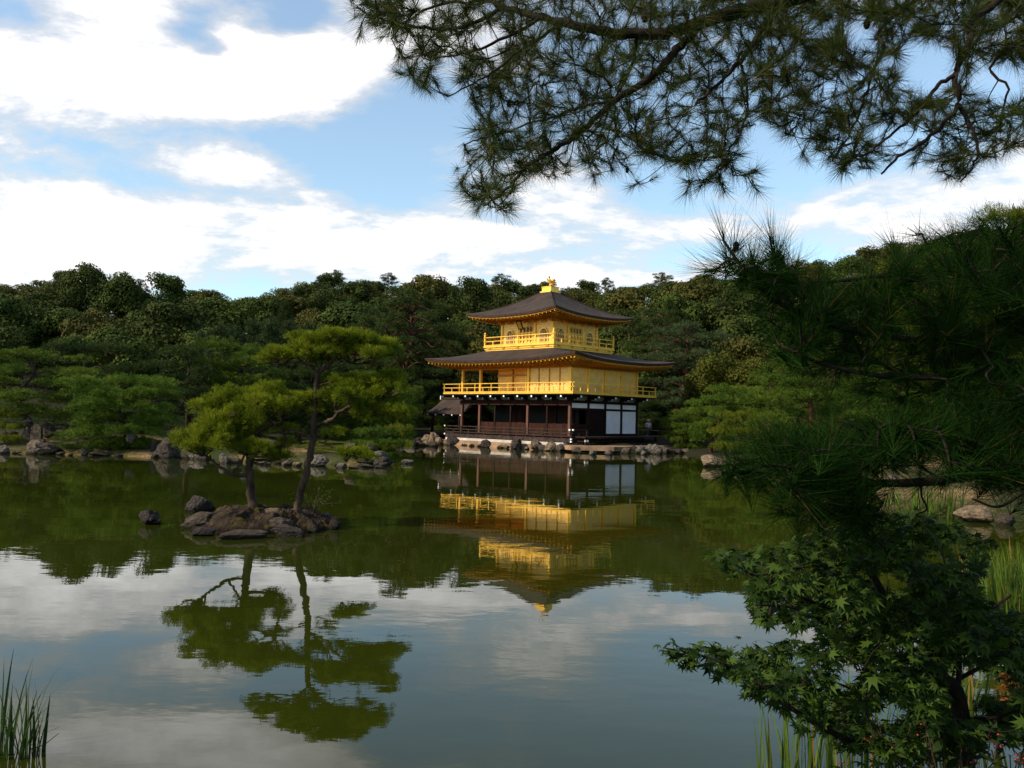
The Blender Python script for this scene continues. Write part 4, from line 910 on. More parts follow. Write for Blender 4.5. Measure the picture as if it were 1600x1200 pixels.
# tall pines at the foot of the wood
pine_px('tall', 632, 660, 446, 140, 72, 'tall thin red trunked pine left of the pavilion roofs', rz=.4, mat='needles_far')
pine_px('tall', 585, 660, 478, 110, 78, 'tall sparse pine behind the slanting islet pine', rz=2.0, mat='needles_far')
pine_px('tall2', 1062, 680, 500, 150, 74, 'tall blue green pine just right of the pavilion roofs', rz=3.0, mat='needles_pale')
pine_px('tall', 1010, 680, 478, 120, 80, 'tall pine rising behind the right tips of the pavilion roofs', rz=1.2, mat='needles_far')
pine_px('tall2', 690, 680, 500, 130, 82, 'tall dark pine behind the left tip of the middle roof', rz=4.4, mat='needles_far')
# right bank
pine_px('layer4', 1112, 696, 602, 96, 50, 'sculpted layered pine with red trunk right of the pavilion', rz=.7, mat='needles_front')
pine_px('layer3', 1075, 700, 640, 70, 55, 'small layered pine at the right corner of the landing', rz=2.2)
pine_px('layer2', 1190, 690, 585, 130, 55, 'spreading pine with reddish limb behind the sculpted pine', rz=4.0)
pine_px('low', 1155, 700, 648, 100, 47, 'bright green low bush right of the sculpted pine', rz=1.1, mat='needles_yellow', name='shore_bush', cat='bush')
pine_px('layer4', 1265, 705, 560, 190, 39, 'pine with a crooked red trunk behind the dark needles', rz=5.2)
pine_px('layer4', 1310, 705, 540, 170, 43, 'pine with twin red trunks behind the dark needles', rz=3.3)
pine_px('layer2', 1395, 700, 520, 200, 46, 'pine with a straight dark trunk behind the lower dark boughs', rz=2.6)
pine_px('layer1', 1490, 700, 500, 210, 44, 'bright pine on the right bank beyond the lower dark boughs', rz=.2, mat='needles_yellow')
pine_px('layer3', 1590, 700, 480, 220, 42, 'bright pine at the right edge beyond the lower dark boughs', rz=1.0, mat='needles_yellow')
pine_px('tall2', 1575, 680, 318, 190, 60, 'tall bright topped pine rising above the hill at the far right', rz=1.8, mat='needles_yellow')
pine_px('tall', 1450, 680, 372, 170, 66, 'tall pine on the skyline behind the dark boughs at right', rz=2.7, mat='needles_yellow')
pine_px('low', 1045, 684, 655, 34, 66, 'small clipped yellow green bush beside the rail fence', rz=2.7, mat='needles_yellow', name='clipped_bush', cat='bush')
pine_px('layer3', 1008, 690, 625, 90, 74, 'dark bushy pine behind the rail fence', rz=2.9, mat='needles_far')

# ------------------------------------------------------------------ broadleaf trees of the wooded hill
def gen_broad(seed, h=9.0, R=3.3, lobes=30, cards=270, size=.30, tall=1.0):
    rg = np.random.default_rng(seed); V = []
    for i in range(lobes):
        t = rg.uniform(0, 6.28); cz = rg.uniform(-.55, 1.0); rr = math.sqrt(max(0, 1-cz*cz))*rg.uniform(.65, 1.05)
        c = np.array([rr*math.cos(t)*R*.78, rr*math.sin(t)*R*.78, h*.58+cz*h*.33*tall]); lr = R*rg.uniform(.24, .40)
        D = unit(rg.normal(size=(cards, 3))+[0, 0, .35]); P = c+D*lr*(1-.5*rg.uniform(0, 1, (cards, 1))**2.2)*rg.uniform(.95, 1.08, (cards, 1))*[1.1, 1.1, .85]
        N = unit(D+rg.normal(size=D.shape)*.32); a = perp(N, rg); b = np.cross(N, a); s = size*rg.uniform(.55, 1.15, (cards, 1))
        V.append(np.stack([P-a*s*.5, P+b*s*.38, P+a*s*.5, P-b*s*.38], 1).reshape(-1, 3))
    V = np.vstack(V); return V
BROAD = []
for s in range(6):
    V = gen_broad(200+s, R=3.3+.3*(s % 3), lobes=26+3*s, tall=1+.12*(s % 2))
    n = len(V)//4; tb = MB().tube([(0, 0, -1.5), (.1, 0, 2), (.2, .15, 5)], [.28, .22, .1], 6)
    tbn = len(tb.v); Fq = [f for f in tb.f if len(f) == 4]
    F = np.vstack([np.arange(n*4).reshape(-1, 4), np.array(Fq)+n*4])
    o = mesh_np('hill_tree', np.vstack([V, np.array(tb.v)]), F, M['leaf_a']); o.data.materials.append(M['bark_dark'])
    mi = np.zeros(len(F), np.int32); mi[n:] = 1; o.data.polygons.foreach_set('material_index', mi); BROAD.append(o.data); bpy.data.objects.remove(o)
def zone(px):
    for lim, s in ((110, 'at the far left'), (250, 'above the left shore pines'), (385, 'above the left islet pine'), (520, 'above the slanting islet pine'), (700, 'left of the pavilion'), (1000, 'behind the golden pavilion'), (1160, 'right of the pavilion roofs')):
        if px < lim: return s
    return 'behind the right boughs'
TINT = (('leaf_a', 'dark green'), ('leaf_b', 'olive brown'), ('leaf_c', 'mid green'))
def hill():
    rg = random.Random(77); rows = [(80, 6.4), (91, 6.2), (102, 6.2), (113, 6.2), (124, 6.4), (136, 6.6), (148, 6.6)]
    for ri, (Y, sp) in enumerate(rows):
        top = ri == len(rows)-1
        x = -Y*.68+rg.uniform(0, sp)
        while x < Y*.70:
            y = Y+rg.uniform(-4, 4); z = gz(x, y); px, _ = proj((x, y, z+6))
            hh = rg.uniform(7.0, 12.5)
            if top:
                want = CAMH+((651.6+.0223*(px-800))-sky_px(px)+rg.uniform(-6, 5))/FPX*y; hh = max(5, want-z)
            elif ri == 0: hh = rg.uniform(7.5, 10)
            elif ri >= 4:
                want = CAMH+((651.6+.0223*(px-800))-sky_px(px)-8)/FPX*y; hh = min(hh, max(5, want-z))
            o = link('hill_tree', BROAD[rg.randrange(6)]); s = hh/9.2
            o.location = (x, y, z-.4); w = (s*.55+.45)*rg.uniform(.78, 1.4); o.scale = (w, w*rg.uniform(.9, 1.1), s); o.rotation_euler = (0, 0, rg.uniform(0, 6.28))
            r = rg.random(); t = 1 if (r < (.45 if top or ri > 3 else .22)) else (2 if r > .74 else 0)
            set_mat(o, M[TINT[t][0]])
            band = 'on the skyline' if top else ('high on the hill' if ri >= 4 else ('halfway up the hill' if ri >= 2 else 'at the foot of the hill'))
            tag(o, f'{TINT[t][1]} rounded broadleaf tree {band} {zone(px)}', 'tree', f'{TINT[t][1]} trees {band} {zone(px)}')
            x += sp*rg.uniform(.75, 1.25)
hill()
for i, (px, pyt, Y, w, lb) in enumerate(((133, 413, 146, 46, 'spreading pine crowning the highest bump of the left skyline'), (212, 434, 146, 30, 'small dark pine poking above the left skyline'), (520, 420, 146, 44, 'dark pine on the skyline above the slanting islet pine'), (606, 424, 145, 36, 'flat topped pine on the skyline left of the pavilion'),
        (668, 428, 146, 30, 'thin pine on the skyline over the left tip of the middle roof'), (778, 426, 146, 40, 'dark pine on the skyline just left of the phoenix'), (946, 432, 146, 30, 'narrow pine on the skyline right of the phoenix'), (1034, 424, 146, 40, 'dark pine on the skyline above the right roof tip'))):
    pine_px('tall', px, 560, pyt, w, Y, lb, rz=i*1.7, mat='needles_far')
def leafy(px, pyb, pyt, wpx, Y, label, mat, var=0, name='leafy_tree', cat='tree'):
    P = at(px, pyb, Y); z = gz(P[0], P[1]); h = at(px, pyt, Y)[2]-z; o = link(name, BROAD[var]); o.location = (P[0], P[1], z-.2)
    w = wpx*Y/FPX/7.0; o.scale = (w, w, h/9.0); o.rotation_euler = (0, 0, px*.37); set_mat(o, M[mat]); return tag(o, label, cat)
leafy(1130, 690, 548, 110, 62, 'yellow green leafy tree right of the middle roof tip', 'leaf_y', 1)
leafy(1180, 690, 560, 100, 66, 'yellowing leafy tree partly behind the dark needles', 'leaf_y', 3)
leafy(1090, 690, 575, 60, 64, 'small yellow green tree under the right tip of the middle roof', 'leaf_y', 4)
leafy(1010, 690, 590, 70, 78, 'dark leafy tree behind the right end of the balcony', 'leaf_c', 2)
# feathery pale trees behind the left bank
FE = []
for s in range(3):
    rg_ = np.random.default_rng(300+s); NV = []; tb = MB().tube([(0, 0, -.3), (0, 0, 7)], [.12, .03], 5)
    for i in range(46):
        f = (i+.5)/46; t = i*2.4+rg_.uniform(-.3, .3); ln = 1.9*(1-f**1.4)+.25; b = np.array([0, 0, 1.2+5.8*f]); e = b+np.array([math.cos(t)*ln, math.sin(t)*ln, .35*ln])
        P = b+(e-b)*rg_.uniform(.25, 1.05, (26, 1))+rg_.normal(size=(26, 3))*.16; D = unit((e-b)/ln+rg_.normal(size=(26, 3))*.5+[0, 0, .7])
        NV.append(needles(P, D, 7, .42, .045, .1, .9, rg_)); tb.tube([b, e], [.04, .015], 4)
    NV.append(needles(np.tile([[0, 0, 7.0]], (10, 1)), np.tile([[0, 0, 1.0]], (10, 1)), 8, .55, .04, .0, .5, rg_))
    V = np.vstack(NV); c = mesh_np('crown', V, np.arange(len(V)).reshape(-1, 3), M['needles_pale']); a = tb.build('trunk', M['bark']); FE.append((a.data, c.data)); bpy.data.objects.remove(a); bpy.data.objects.remove(c)
for i, (px, pyt, w) in enumerate(((338, 507, 62), (362, 511, 56), (392, 503, 64), (418, 500, 66), (446, 503, 62), (475, 505, 54), (500, 512, 52), (310, 520, 54), (530, 520, 50), (505, 530, 60))):
    Y = 63+(i % 3)*2.5; P = at(px, 680, Y); z = gz(P[0], P[1]); h = at(px, pyt, Y)[2]-z
    r = empty('feathery_tree', (P[0], P[1], z), i*1.3); s = w*Y/FPX/3.2; r.scale = (s, s, h/7.3); a, c = FE[i % 3]
    link('trunk', a, r); link('crown', c, r); tag(r, 'pale feathery young conifer in the row behind the layered shore pines', 'tree', 'pale feathery conifers behind the shore pines')

for i, (px, pyt, Y, w, lb) in enumerate(((70, 478, 96, 44, 'dark conical cedar among the round trees at the far left'), (225, 470, 108, 40, 'dark conical cedar high above the front shore pine'), (330, 470, 104, 40, 'dark conical cedar above the pale feathery row'), (545, 466, 100, 46, 'dark conical cedar right of the slanting islet pine top'), (665, 455, 104, 44, 'dark conical cedar left of the top roof'),
        (955, 452, 108, 40, 'dark conical cedar just right of the top roof'), (1045, 470, 100, 46, 'dark conical cedar above the right tip of the middle roof'), (1105, 476, 104, 46, 'dark conical cedar beside the dark pine boughs'), (440, 472, 102, 38, 'dark conical cedar between the two islet pine tops'))):
    P = at(px, 640, Y); z = gz(P[0], P[1]); h = at(px, pyt, Y)[2]-z
    r = empty('cedar_tree', (P[0], P[1], z), i*1.3); s = w*Y/FPX/3.2; r.scale = (s, s, h/7.3); a, c = FE[i % 3]
    link('trunk', a, r); set_mat(link('crown', c, r), M['needles_far']); tag(r, lb, 'cedar tree')

# ------------------------------------------------------------------ the two islet pines
def hero_pine(name, label, base, trunk, limbs, pads, Y0, bark, seed, r0, nlen=.115):
    root = empty(name, base); tag(root, label, 'pine tree'); rg = np.random.default_rng(seed); o = np.array(base); tr = MB(); NV = []; nodes = []
    pt = smooth_path([at(x, y, Y0+dy)-o for x, y, dy in trunk], 6); pt[0][2] -= .1
    rad = np.linspace(r0, r0*.42, len(pt)); rad[:3] *= [1.35, 1.15, 1.05]
    nse = rg.normal(size=pt.shape)*.008; tr.tube(pt+nse, rad*(1+rg.normal(size=len(rad))*.05), 12); nodes += list(pt[len(pt)//4:])
    for (ra, rb, L) in limbs:
        P = smooth_path([at(x, y, Y0+dy)-o for x, y, dy in L], 5); P = P+rg.normal(size=P.shape)*.008; limb(tr, P, ra, rb, 7); nodes += list(P[2:])
    nodes = np.array(nodes)
    sp = []
    for (x, y, hw, hh, dy) in pads:      # break every cloud of needles into uneven smaller ones
        if hw < 19: sp.append((x, y, hw, hh, dy)); continue
        for k in range(4): sp.append((x+hw*(-.62+.41*k)+rg.normal()*hw*.10, y+rg.normal()*hh*.42, hw*rg.uniform(.36, .58), hh*rg.uniform(.75, 1.15), dy+rg.uniform(-.28, .28)))
    for (x, y, hw, hh, dy) in sp:
        c = at(x, y+hh*.35, Y0+dy)-o; s = (Y0+dy)/FPX; rx, rz = hw*s*.98, hh*s*1.6; ry = rx*.85
        n = int(560*rx*ry*3.14)+20
        P, D = pad(c, rx, ry, rz, n, rg); NV.append(tufts(P, D, 16, nlen, .0062, .1, 1.15, rg))
        b = nodes[np.argmin(((nodes-c)**2).sum(1)+.3*(nodes[:, 2] > c[2])*1.0)]
        m = (b+c)/2+rg.normal(size=3)*[.05, .05, .03]-[0, 0, .05]; st = smooth_path([b, m, c-[0, 0, rz*.25]], 4); limb(tr, st, .020, .010, 5)
        for j in range(max(5, int(rx*14))):
            t = P[rg.integers(n)]; q = st[rg.integers(len(st)//2, len(st))]; mm = (q+t)/2-[0, 0, .03]+rg.normal(size=3)*.02
            tr.tube([q, mm, t], [.008, .006, .0035], 4)
    V, F = join_tufts(NV); tr.build('trunk', M[bark], root, True); mesh_np('crown', V, F, M['needles_islet'], root)
    return root
Y1 = 14.35
b1 = onz(396, 797, .30); Y1 = b1[1]
hero_pine('pine_tree', 'shorter islet pine with thick upright trunk and low limb bent to the left', tuple(b1),
    [(396, 798, 0), (392, 765, .0), (390, 735, .02), (390, 710, .03), (385, 680, .05), (388, 655, .06), (392, 632, .05)],
    [(.040, .022, [(390, 742, .0), (368, 743, -.08), (350, 733, -.14), (333, 721, -.18), (318, 708, -.2)]), (.026, .014, [(362, 740, -.1), (372, 728, -.12), (382, 712, -.15), (392, 700, -.1)]),
     (.045, .026, [(388, 690, .02), (405, 674, -.1), (424, 663, -.2), (440, 660, -.25), (438, 650, -.2), (428, 644, -.15), (418, 640, -.1)]), (.02, .012, [(440, 662, -.25), (448, 668, -.2), (440, 672, -.15)]),
     (.03, .014, [(388, 668, .05), (368, 655, .1), (348, 650, .15), (330, 636, .2)]), (.02, .010, [(430, 662, -.2), (412, 652, -.3), (390, 648, -.35), (360, 640, -.3)])],
    [(382, 610, 52, 19, .0), (420, 612, 40, 15, .15), (345, 622, 42, 16, .2), (440, 626, 26, 12, -.05), (322, 634, 26, 12, .05), (395, 628, 46, 14, -.3), (352, 660, 34, 14, -.1), (378, 650, 34, 12, -.25), (330, 668, 30, 12, -.25), (392, 668, 24, 11, .2),
     (302, 685, 32, 12, -.2), (335, 694, 34, 12, -.35), (318, 678, 30, 10, .1), (392, 693, 30, 12, -.25), (415, 700, 28, 10, .1), (436, 712, 22, 7, .05), (365, 684, 26, 10, .2), (448, 690, 18, 8, .2), (284, 688, 16, 7, -.1)],
    Y1, 'bark', 31, .088)
b2 = onz(461, 801, .28); Y2 = b2[1]
hero_pine('pine_tree', 'taller islet pine with slim trunk slanting right and sparse high crown', tuple(b2),
    [(461, 803, 0), (470, 770, 0), (482, 722, .02), (490, 680, .04), (492, 640, .05), (494, 608, .05), (498, 583, .04), (511, 573, .02), (520, 562, 0), (528, 553, 0)],
    [(.030, .012, [(498, 584, .03), (487, 573, -.05), (474, 567, -.1), (460, 566, -.12), (446, 566, -.1)]), (.026, .010, [(520, 563, 0), (532, 556, -.1), (545, 554, -.15), (560, 548, -.2)]), (.014, .008, [(533, 557, -.1), (540, 566, 0), (530, 572, .05)]),
     (.044, .016, [(494, 664, .02), (508, 660, -.05), (521, 654, -.1), (532, 642, -.18), (548, 635, -.25), (560, 628, -.2), (592, 616, -.1)]), (.018, .008, [(532, 642, -.18), (545, 645, -.1), (565, 640, .0), (590, 634, .1)]), (.02, .01, [(548, 635, -.25), (544, 625, -.3), (556, 620, -.3)]),
     (.016, .008, [(499, 690, .0), (514, 696, -.1), (530, 705, -.2), (552, 712, -.25), (566, 714, -.2)]), (.022, .010, [(488, 684, .0), (478, 680, -.1), (470, 676, -.15), (458, 672, -.15), (440, 670, -.1)]), (.02, .010, [(494, 622, .05), (503, 612, -.05), (510, 606, -.1)]), (.016, .009, [(497, 603, .05), (512, 598, -.1), (524, 593, -.15)])],
    [(530, 524, 58, 9, .0), (560, 530, 46, 10, .2), (495, 534, 42, 10, .15), (462, 550, 46, 11, -.05), (436, 556, 30, 8, .1), (555, 545, 52, 12, -.2), (592, 552, 26, 9, .05), (520, 544, 36, 9, -.15), (500, 560, 24, 7, .2),
     (533, 593, 26, 9, .1), (575, 598, 46, 12, .15), (605, 607, 24, 10, .0), (550, 612, 40, 12, .1), (590, 640, 40, 10, -.15), (608, 590, 22, 9, .1), (526, 617, 32, 11, -.25), (562, 617, 36, 11, -.3), (595, 624, 38, 12, .0), (618, 640, 28, 10, .1), (575, 642, 36, 9, .2), (480, 622, 22, 8, .15),
     (522, 676, 16, 6, .1), (548, 708, 26, 6, -.25), (572, 714, 16, 5, -.2), (445, 668, 18, 6, .0), (505, 640, 20, 7, .25)],
    Y2, 'bark', 32, .072)
def islet_bush():
    b = onz(488, 803, .28); root = empty('islet_shrub', tuple(b)); tag(root, 'small sparse leafy shrub at the foot of the slanting islet pine', 'shrub')
    rg = np.random.default_rng(9); st = MB(); P = []; D = []
    for (x, y) in ((470, 765), (500, 758), (520, 778), (508, 772), (534, 786), (485, 770), (495, 782), (452, 772), (515, 766)):
        e = at(x, y, b[1]+rg.uniform(-.2, .2))-b; m = e*.5+rg.normal(size=3)*.04+[0, 0, .05]; path = smooth_path([np.zeros(3), m, e], 4); st.tube(path, np.linspace(.007, .003, len(path)), 4)
        for q in path[3:]:
            for _ in range(4): P.append(q+rg.normal(size=3)*.04); D.append(unit(rg.normal(size=3)+[0, 0, .3]))
    P = np.array(P); D = np.array(D); a = perp(D, rg); s = .021
    V = np.stack([P, P+D*s+a*s*.35, P+D*s*2, P+D*s-a*s*.35], 1).reshape(-1, 3)
    st.build('stem', M['bark'], root); mesh_np('leaves', V, np.arange(len(V)).reshape(-1, 4), M['reed'], root)
islet_bush()

# ------------------------------------------------------------------ foreground trees
def in_poly(x, y, poly):
    P = np.array(poly, float); Q = np.roll(P, -1, 0); ins = False
    for (ax, ay), (bx, by) in zip(P, Q):
        if (ay > y) != (by > y) and x < (bx-ax)*(y-ay)/(by-ay)+ax: ins = not ins
    return ins
def scatter(poly, holes, n, mind, d0, d1, rg):
    xs = [p[0] for p in poly]; ys = [p[1] for p in poly]; out = []
    for _ in range(n*60):
        if len(out) >= n: break
        x, y = rg.uniform(min(xs), max(xs)), rg.uniform(min(ys), max(ys))
        if not in_poly(x, y, poly): continue
        if any(((x-a)/c)**2+((y-b)/d)**2 < 1 for a, b, c, d in holes): continue
        if any((x-a)**2+(y-b)**2 < mind*mind for a, b, _ in out[-260:]): continue
        out.append((x, y, rg.uniform(d0, d1)))
    return [at(x, y, d) for x, y, d in out]
def grow(skel, targets, rg, r_tip, sag=0.0, r_grow=.0009, seg=5, wob=.022):
    """twigs from the nearest wood to every target; returns tubes [(path, radii)] and tip directions"""
    nodes = [p for P in skel for p in P]; N = np.array(nodes)
    T = np.array(targets); d = np.array([np.min(((N-t)**2).sum(1)) for t in T]); order = np.argsort(d); tubes = []; tips = []
    for i in order:
        t = T[i]; k = np.argmin(((N-t)**2).sum(1)); b = N[k]; L = np.linalg.norm(t-b)
        m = b+(t-b)*.5+rg.normal(size=3)*wob*min(L, 1)*2+np.array([0, 0, -sag*L]); path = smooth_path([b, m, t], seg)
        r1 = r_tip; r0 = min(r_tip+r_grow*6*L+.0008, .012); tubes.append((path, np.linspace(r0, r1, len(path))))
        N = np.vstack([N, path[2:]]); tips.append((t, unit(path[-1]-path[-3])))
    return tubes, tips
def pine_cone(loc, s, parent):
    V = []; F = []; n = 10
    for j in range(9):
        z = 1-2*j/8; r = math.sqrt(max(.02, 1-z*z))*(1.0 if j % 2 else .78)
        V += [(loc[0]+s*.7*r*math.cos(6.283*(i+.5*(j % 2))/n), loc[1]+s*.7*r*math.sin(6.283*(i+.5*(j % 2))/n), loc[2]+s*z) for i in range(n)]
    for j in range(8): F += [(j*n+i, j*n+(i+1) % n, (j+1)*n+(i+1) % n, (j+1)*n+i) for i in range(n)]
    MB().add(V, F).build('pine_cone', M['bark_dark'], parent)

def overhanging_pine():
    rg = np.random.default_rng(41); base = np.array([4.6, 3.4, gz(4.6, 3.4)-.2])
    base[2] = max(base[2], .1)
    root = empty('overhanging_pine', tuple(base)); tag(root, 'big dark pine whose needle covered boughs hang across the top of the view', 'pine tree'); o = base
    W = MB(); top = np.array([4.3, 3.6, 7.5])
    W.tube(smooth_path([base-[0, 0, .3], [4.45, 3.4, 2.2], [4.3, 3.7, 4.4], top], 6)-o, np.linspace(.24, .10, 19), 12)
    def br(L, r0, r1, lead=None):
        P = [at(x, y, d) for x, y, d in L]
        if lead is not None: P = [np.array(q, float) for q in lead]+P
        P = smooth_path(P, 6); P = P+rg.normal(size=P.shape)*.004; W.tube(P-o, np.linspace(r0*.85, r1*.8, len(P)), 8); return P
    sk = []
    sk.append(br([(1215, 3, 4.4), (1153, 17, 4.35), (1095, 35, 4.3), (1050, 50, 4.3), (998, 53, 4.3), (947, 50, 4.3), (878, 36, 4.35), (844, 26, 4.4), (785, 10, 4.5), (740, -12, 4.6)], .055, .016, [[4.35, 3.7, 4.9], [3.0, 4.1, 4.7]]))
    sk.append(br([(1095, 36, 4.3), (1072, 62, 4.25), (1048, 88, 4.2), (1015, 121, 4.15), (964, 154, 4.1), (912, 203, 4.1), (878, 227, 4.1), (826, 258, 4.1), (792, 296, 4.15), (756, 322, 4.2)], .030, .006))
    sk.append(br([(1211, 8, 4.4), (1170, 79, 4.3), (1143, 110, 4.25), (1110, 142, 4.2), (1085, 165, 4.2)], .018, .007))
    sk.append(br([(1160, 105, 4.3), (1167, 148, 4.2), (1163, 192, 4.2), (1139, 237, 4.2), (1129, 262, 4.2)], .009, .004))
    sk.append(br([(1545, 10, 4.0), (1517, 62, 3.95), (1493, 117, 3.9), (1497, 161, 3.9), (1462, 206, 3.85), (1411, 241, 3.8), (1376, 271, 3.8)], .026, .006, [[4.35, 3.6, 5.4], [3.3, 3.9, 4.9]]))
    sk.append(br([(1493, 117, 3.9), (1462, 137, 3.9), (1421, 186, 3.85), (1376, 223, 3.85), (1342, 256, 3.8)], .013, .005))
    sk.append(br([(1497, 161, 3.9), (1514, 192, 3.9), (1528, 227, 3.9), (1520, 258, 3.9), (1500, 285, 3.9)], .013, .004))
    sk.append(br([(1440, -10, 4.6), (1380, 79, 4.5), (1352, 151, 4.4), (1330, 205, 4.4), (1300, 250, 4.4)], .016, .005, [[4.3, 3.7, 5.8]]))
    sk.append(br([(790, 12, 4.5), (713, 45, 4.5), (655, 41, 4.5), (600, 30, 4.5), (572, 22, 4.5)], .014, .004))
    sk.append(br([(770, 0, 4.6), (690, 6, 4.6), (640, 30, 4.6), (610, 60, 4.6)], .012, .004))
    sk.append(br([(848, 28, 4.4), (770, 70, 4.4), (720, 85, 4.4), (664, 93, 4.4)], .012, .004))
    sk.append(br([(878, 38, 4.35), (820, 75, 4.3), (760, 118, 4.3), (700, 150, 4.3)], .012, .004))
    sk.append(br([(964, 154, 4.1), (900, 170, 4.2), (840, 190, 4.3), (760, 215, 4.3), (725, 225, 4.3)], .009, .004))
    sk.append(br([(998, 54, 4.3), (985, 110, 4.5), (950, 175, 4.6), (930, 240, 4.6)], .012, .004))
    sk.append(br([(1600, 60, 4.2), (1575, 140, 4.2), (1560, 200, 4.2)], .012, .005, [[4.3, 3.6, 5.0]]))
    # unseen boughs added beyond the frame, over the camera, to shade the bank
    ex = [[[4.3, 3.6, 5.2], [2.6, 2.6, 5.0], [.8, 2.0, 4.9], [-1.2, 1.6, 4.8], [-2.6, 1.4, 4.7]], [[4.3, 3.5, 5.6], [2.6, 1.6, 5.5], [.8, .6, 5.3], [-1.0, .2, 5.1], [-2.4, .1, 5.0]],
          [[4.35, 3.6, 6.2], [2.8, 3.6, 6.2], [1.2, 3.8, 6.3], [-.6, 3.9, 6.3]], [[4.35, 3.5, 6.6], [3.0, 2.0, 6.8], [1.4, 1.2, 6.8], [0, .9, 6.8]], [[4.3, 3.5, 4.6], [3.0, 2.2, 4.3], [1.9, 1.4, 4.1], [.9, 1.0, 4.0]]]
    exn = []
    for E_ in ex:
        P = smooth_path(E_, 6); W.tube(P-o, np.linspace(.05, .01, len(P)), 6); exn.append(P)
    poly = [(545, -70), (552, 18), (600, 50), (615, 95), (660, 130), (690, 140), (735, 128), (738, 190), (725, 215), (712, 250), (716, 285), (738, 318), (760, 310), (800, 285), (870, 265), (930, 275), (980, 280), (1020, 265), (1060, 250), (1100, 270), (1135, 270), (1155, 240), (1150, 215), (1195, 180), (1230, 215), (1265, 240), (1310, 270), (1360, 262), (1410, 235), (1450, 262), (1490, 282), (1540, 250), (1600, 230), (1680, 220), (1680, -70)]
    holes = [(1448, 108, 46, 46), (1560, 130, 46, 30), (1345, 55, 26, 30), (1205, 225, 26, 26), (1420, 210, 34, 16), (760, 60, 26, 20), (700, 100, 20, 14)]
    tg = scatter(poly, holes, 1500, 6, 3.6, 5.8, rg)
    tg += scatter([(1100, -60), (1660, -60), (1660, 110), (1540, 85), (1480, 60), (1380, 90), (1240, 110), (1120, 90)], [(1345, 55, 22, 26)], 260, 6, 4.0, 6.0, rg)
    tg += scatter([(x, y+16) if y > 0 else (x, y) for x, y in poly], holes, 650, 8, 5.6, 7.2, rg)
    tg += [at(1125+rg.uniform(-60, 60), rg.uniform(240, 305), rg.uniform(3.9, 4.6)) for _ in range(18)]+[at(760+rg.uniform(-40, 50), rg.uniform(285, 335), rg.uniform(3.9, 4.5)) for _ in range(12)]+[at(rg.uniform(555, 620), rg.uniform(0, 60), rg.uniform(4.2, 4.8)) for _ in range(12)]
    tubes, tips = grow(sk, tg, rg, .0020, .05)
    for P, r in tubes: W.tube(P-o, r, 4, cap=False)
    P = np.array([t for t, d in tips]); D = np.array([d for t, d in tips])
    NV = [needles(P-o, unit(D+rg.normal(size=D.shape)*.15), 80, .13, .0023, .15, 1.1, rg, axial=.09)]
    # foliage on the boughs outside the frame, added to shade the bank below
    tg2 = []
    for E_ in exn:
        for p in E_[4:]:
            for _ in range(7): tg2.append(p+rg.normal(size=3)*[.38, .38, .14])
    tg2 = np.array(tg2); tb2, tp2 = grow(exn, tg2, rg, .0025, .03)
    for P_, r in tb2: W.tube(P_-o, r, 3, cap=False)
    W.build('trunk', M['bark_dark'], root, True)
    P = np.array([t for t, d in tp2]); D = np.array([d for t, d in tp2])
    NV.append(needles(P-o, D, 52, .14, .0044, .1, 1.3, rg, axial=.08))
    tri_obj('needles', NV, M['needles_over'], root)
    TP = np.array([t for t, d in tips])
    for (x, y, d, s) in ((1003, 18, 4.1, .033), (750, 158, 4.2, .014), (1017, 270, 4.2, .015), (1372, 40, 4.3, .028), (1082, 40, 4.3, .02)): pine_cone(TP[np.argmin(((TP-at(x, y, d))**2).sum(1))]-o-np.array([0, 0, s]), s, root)
overhanging_pine()

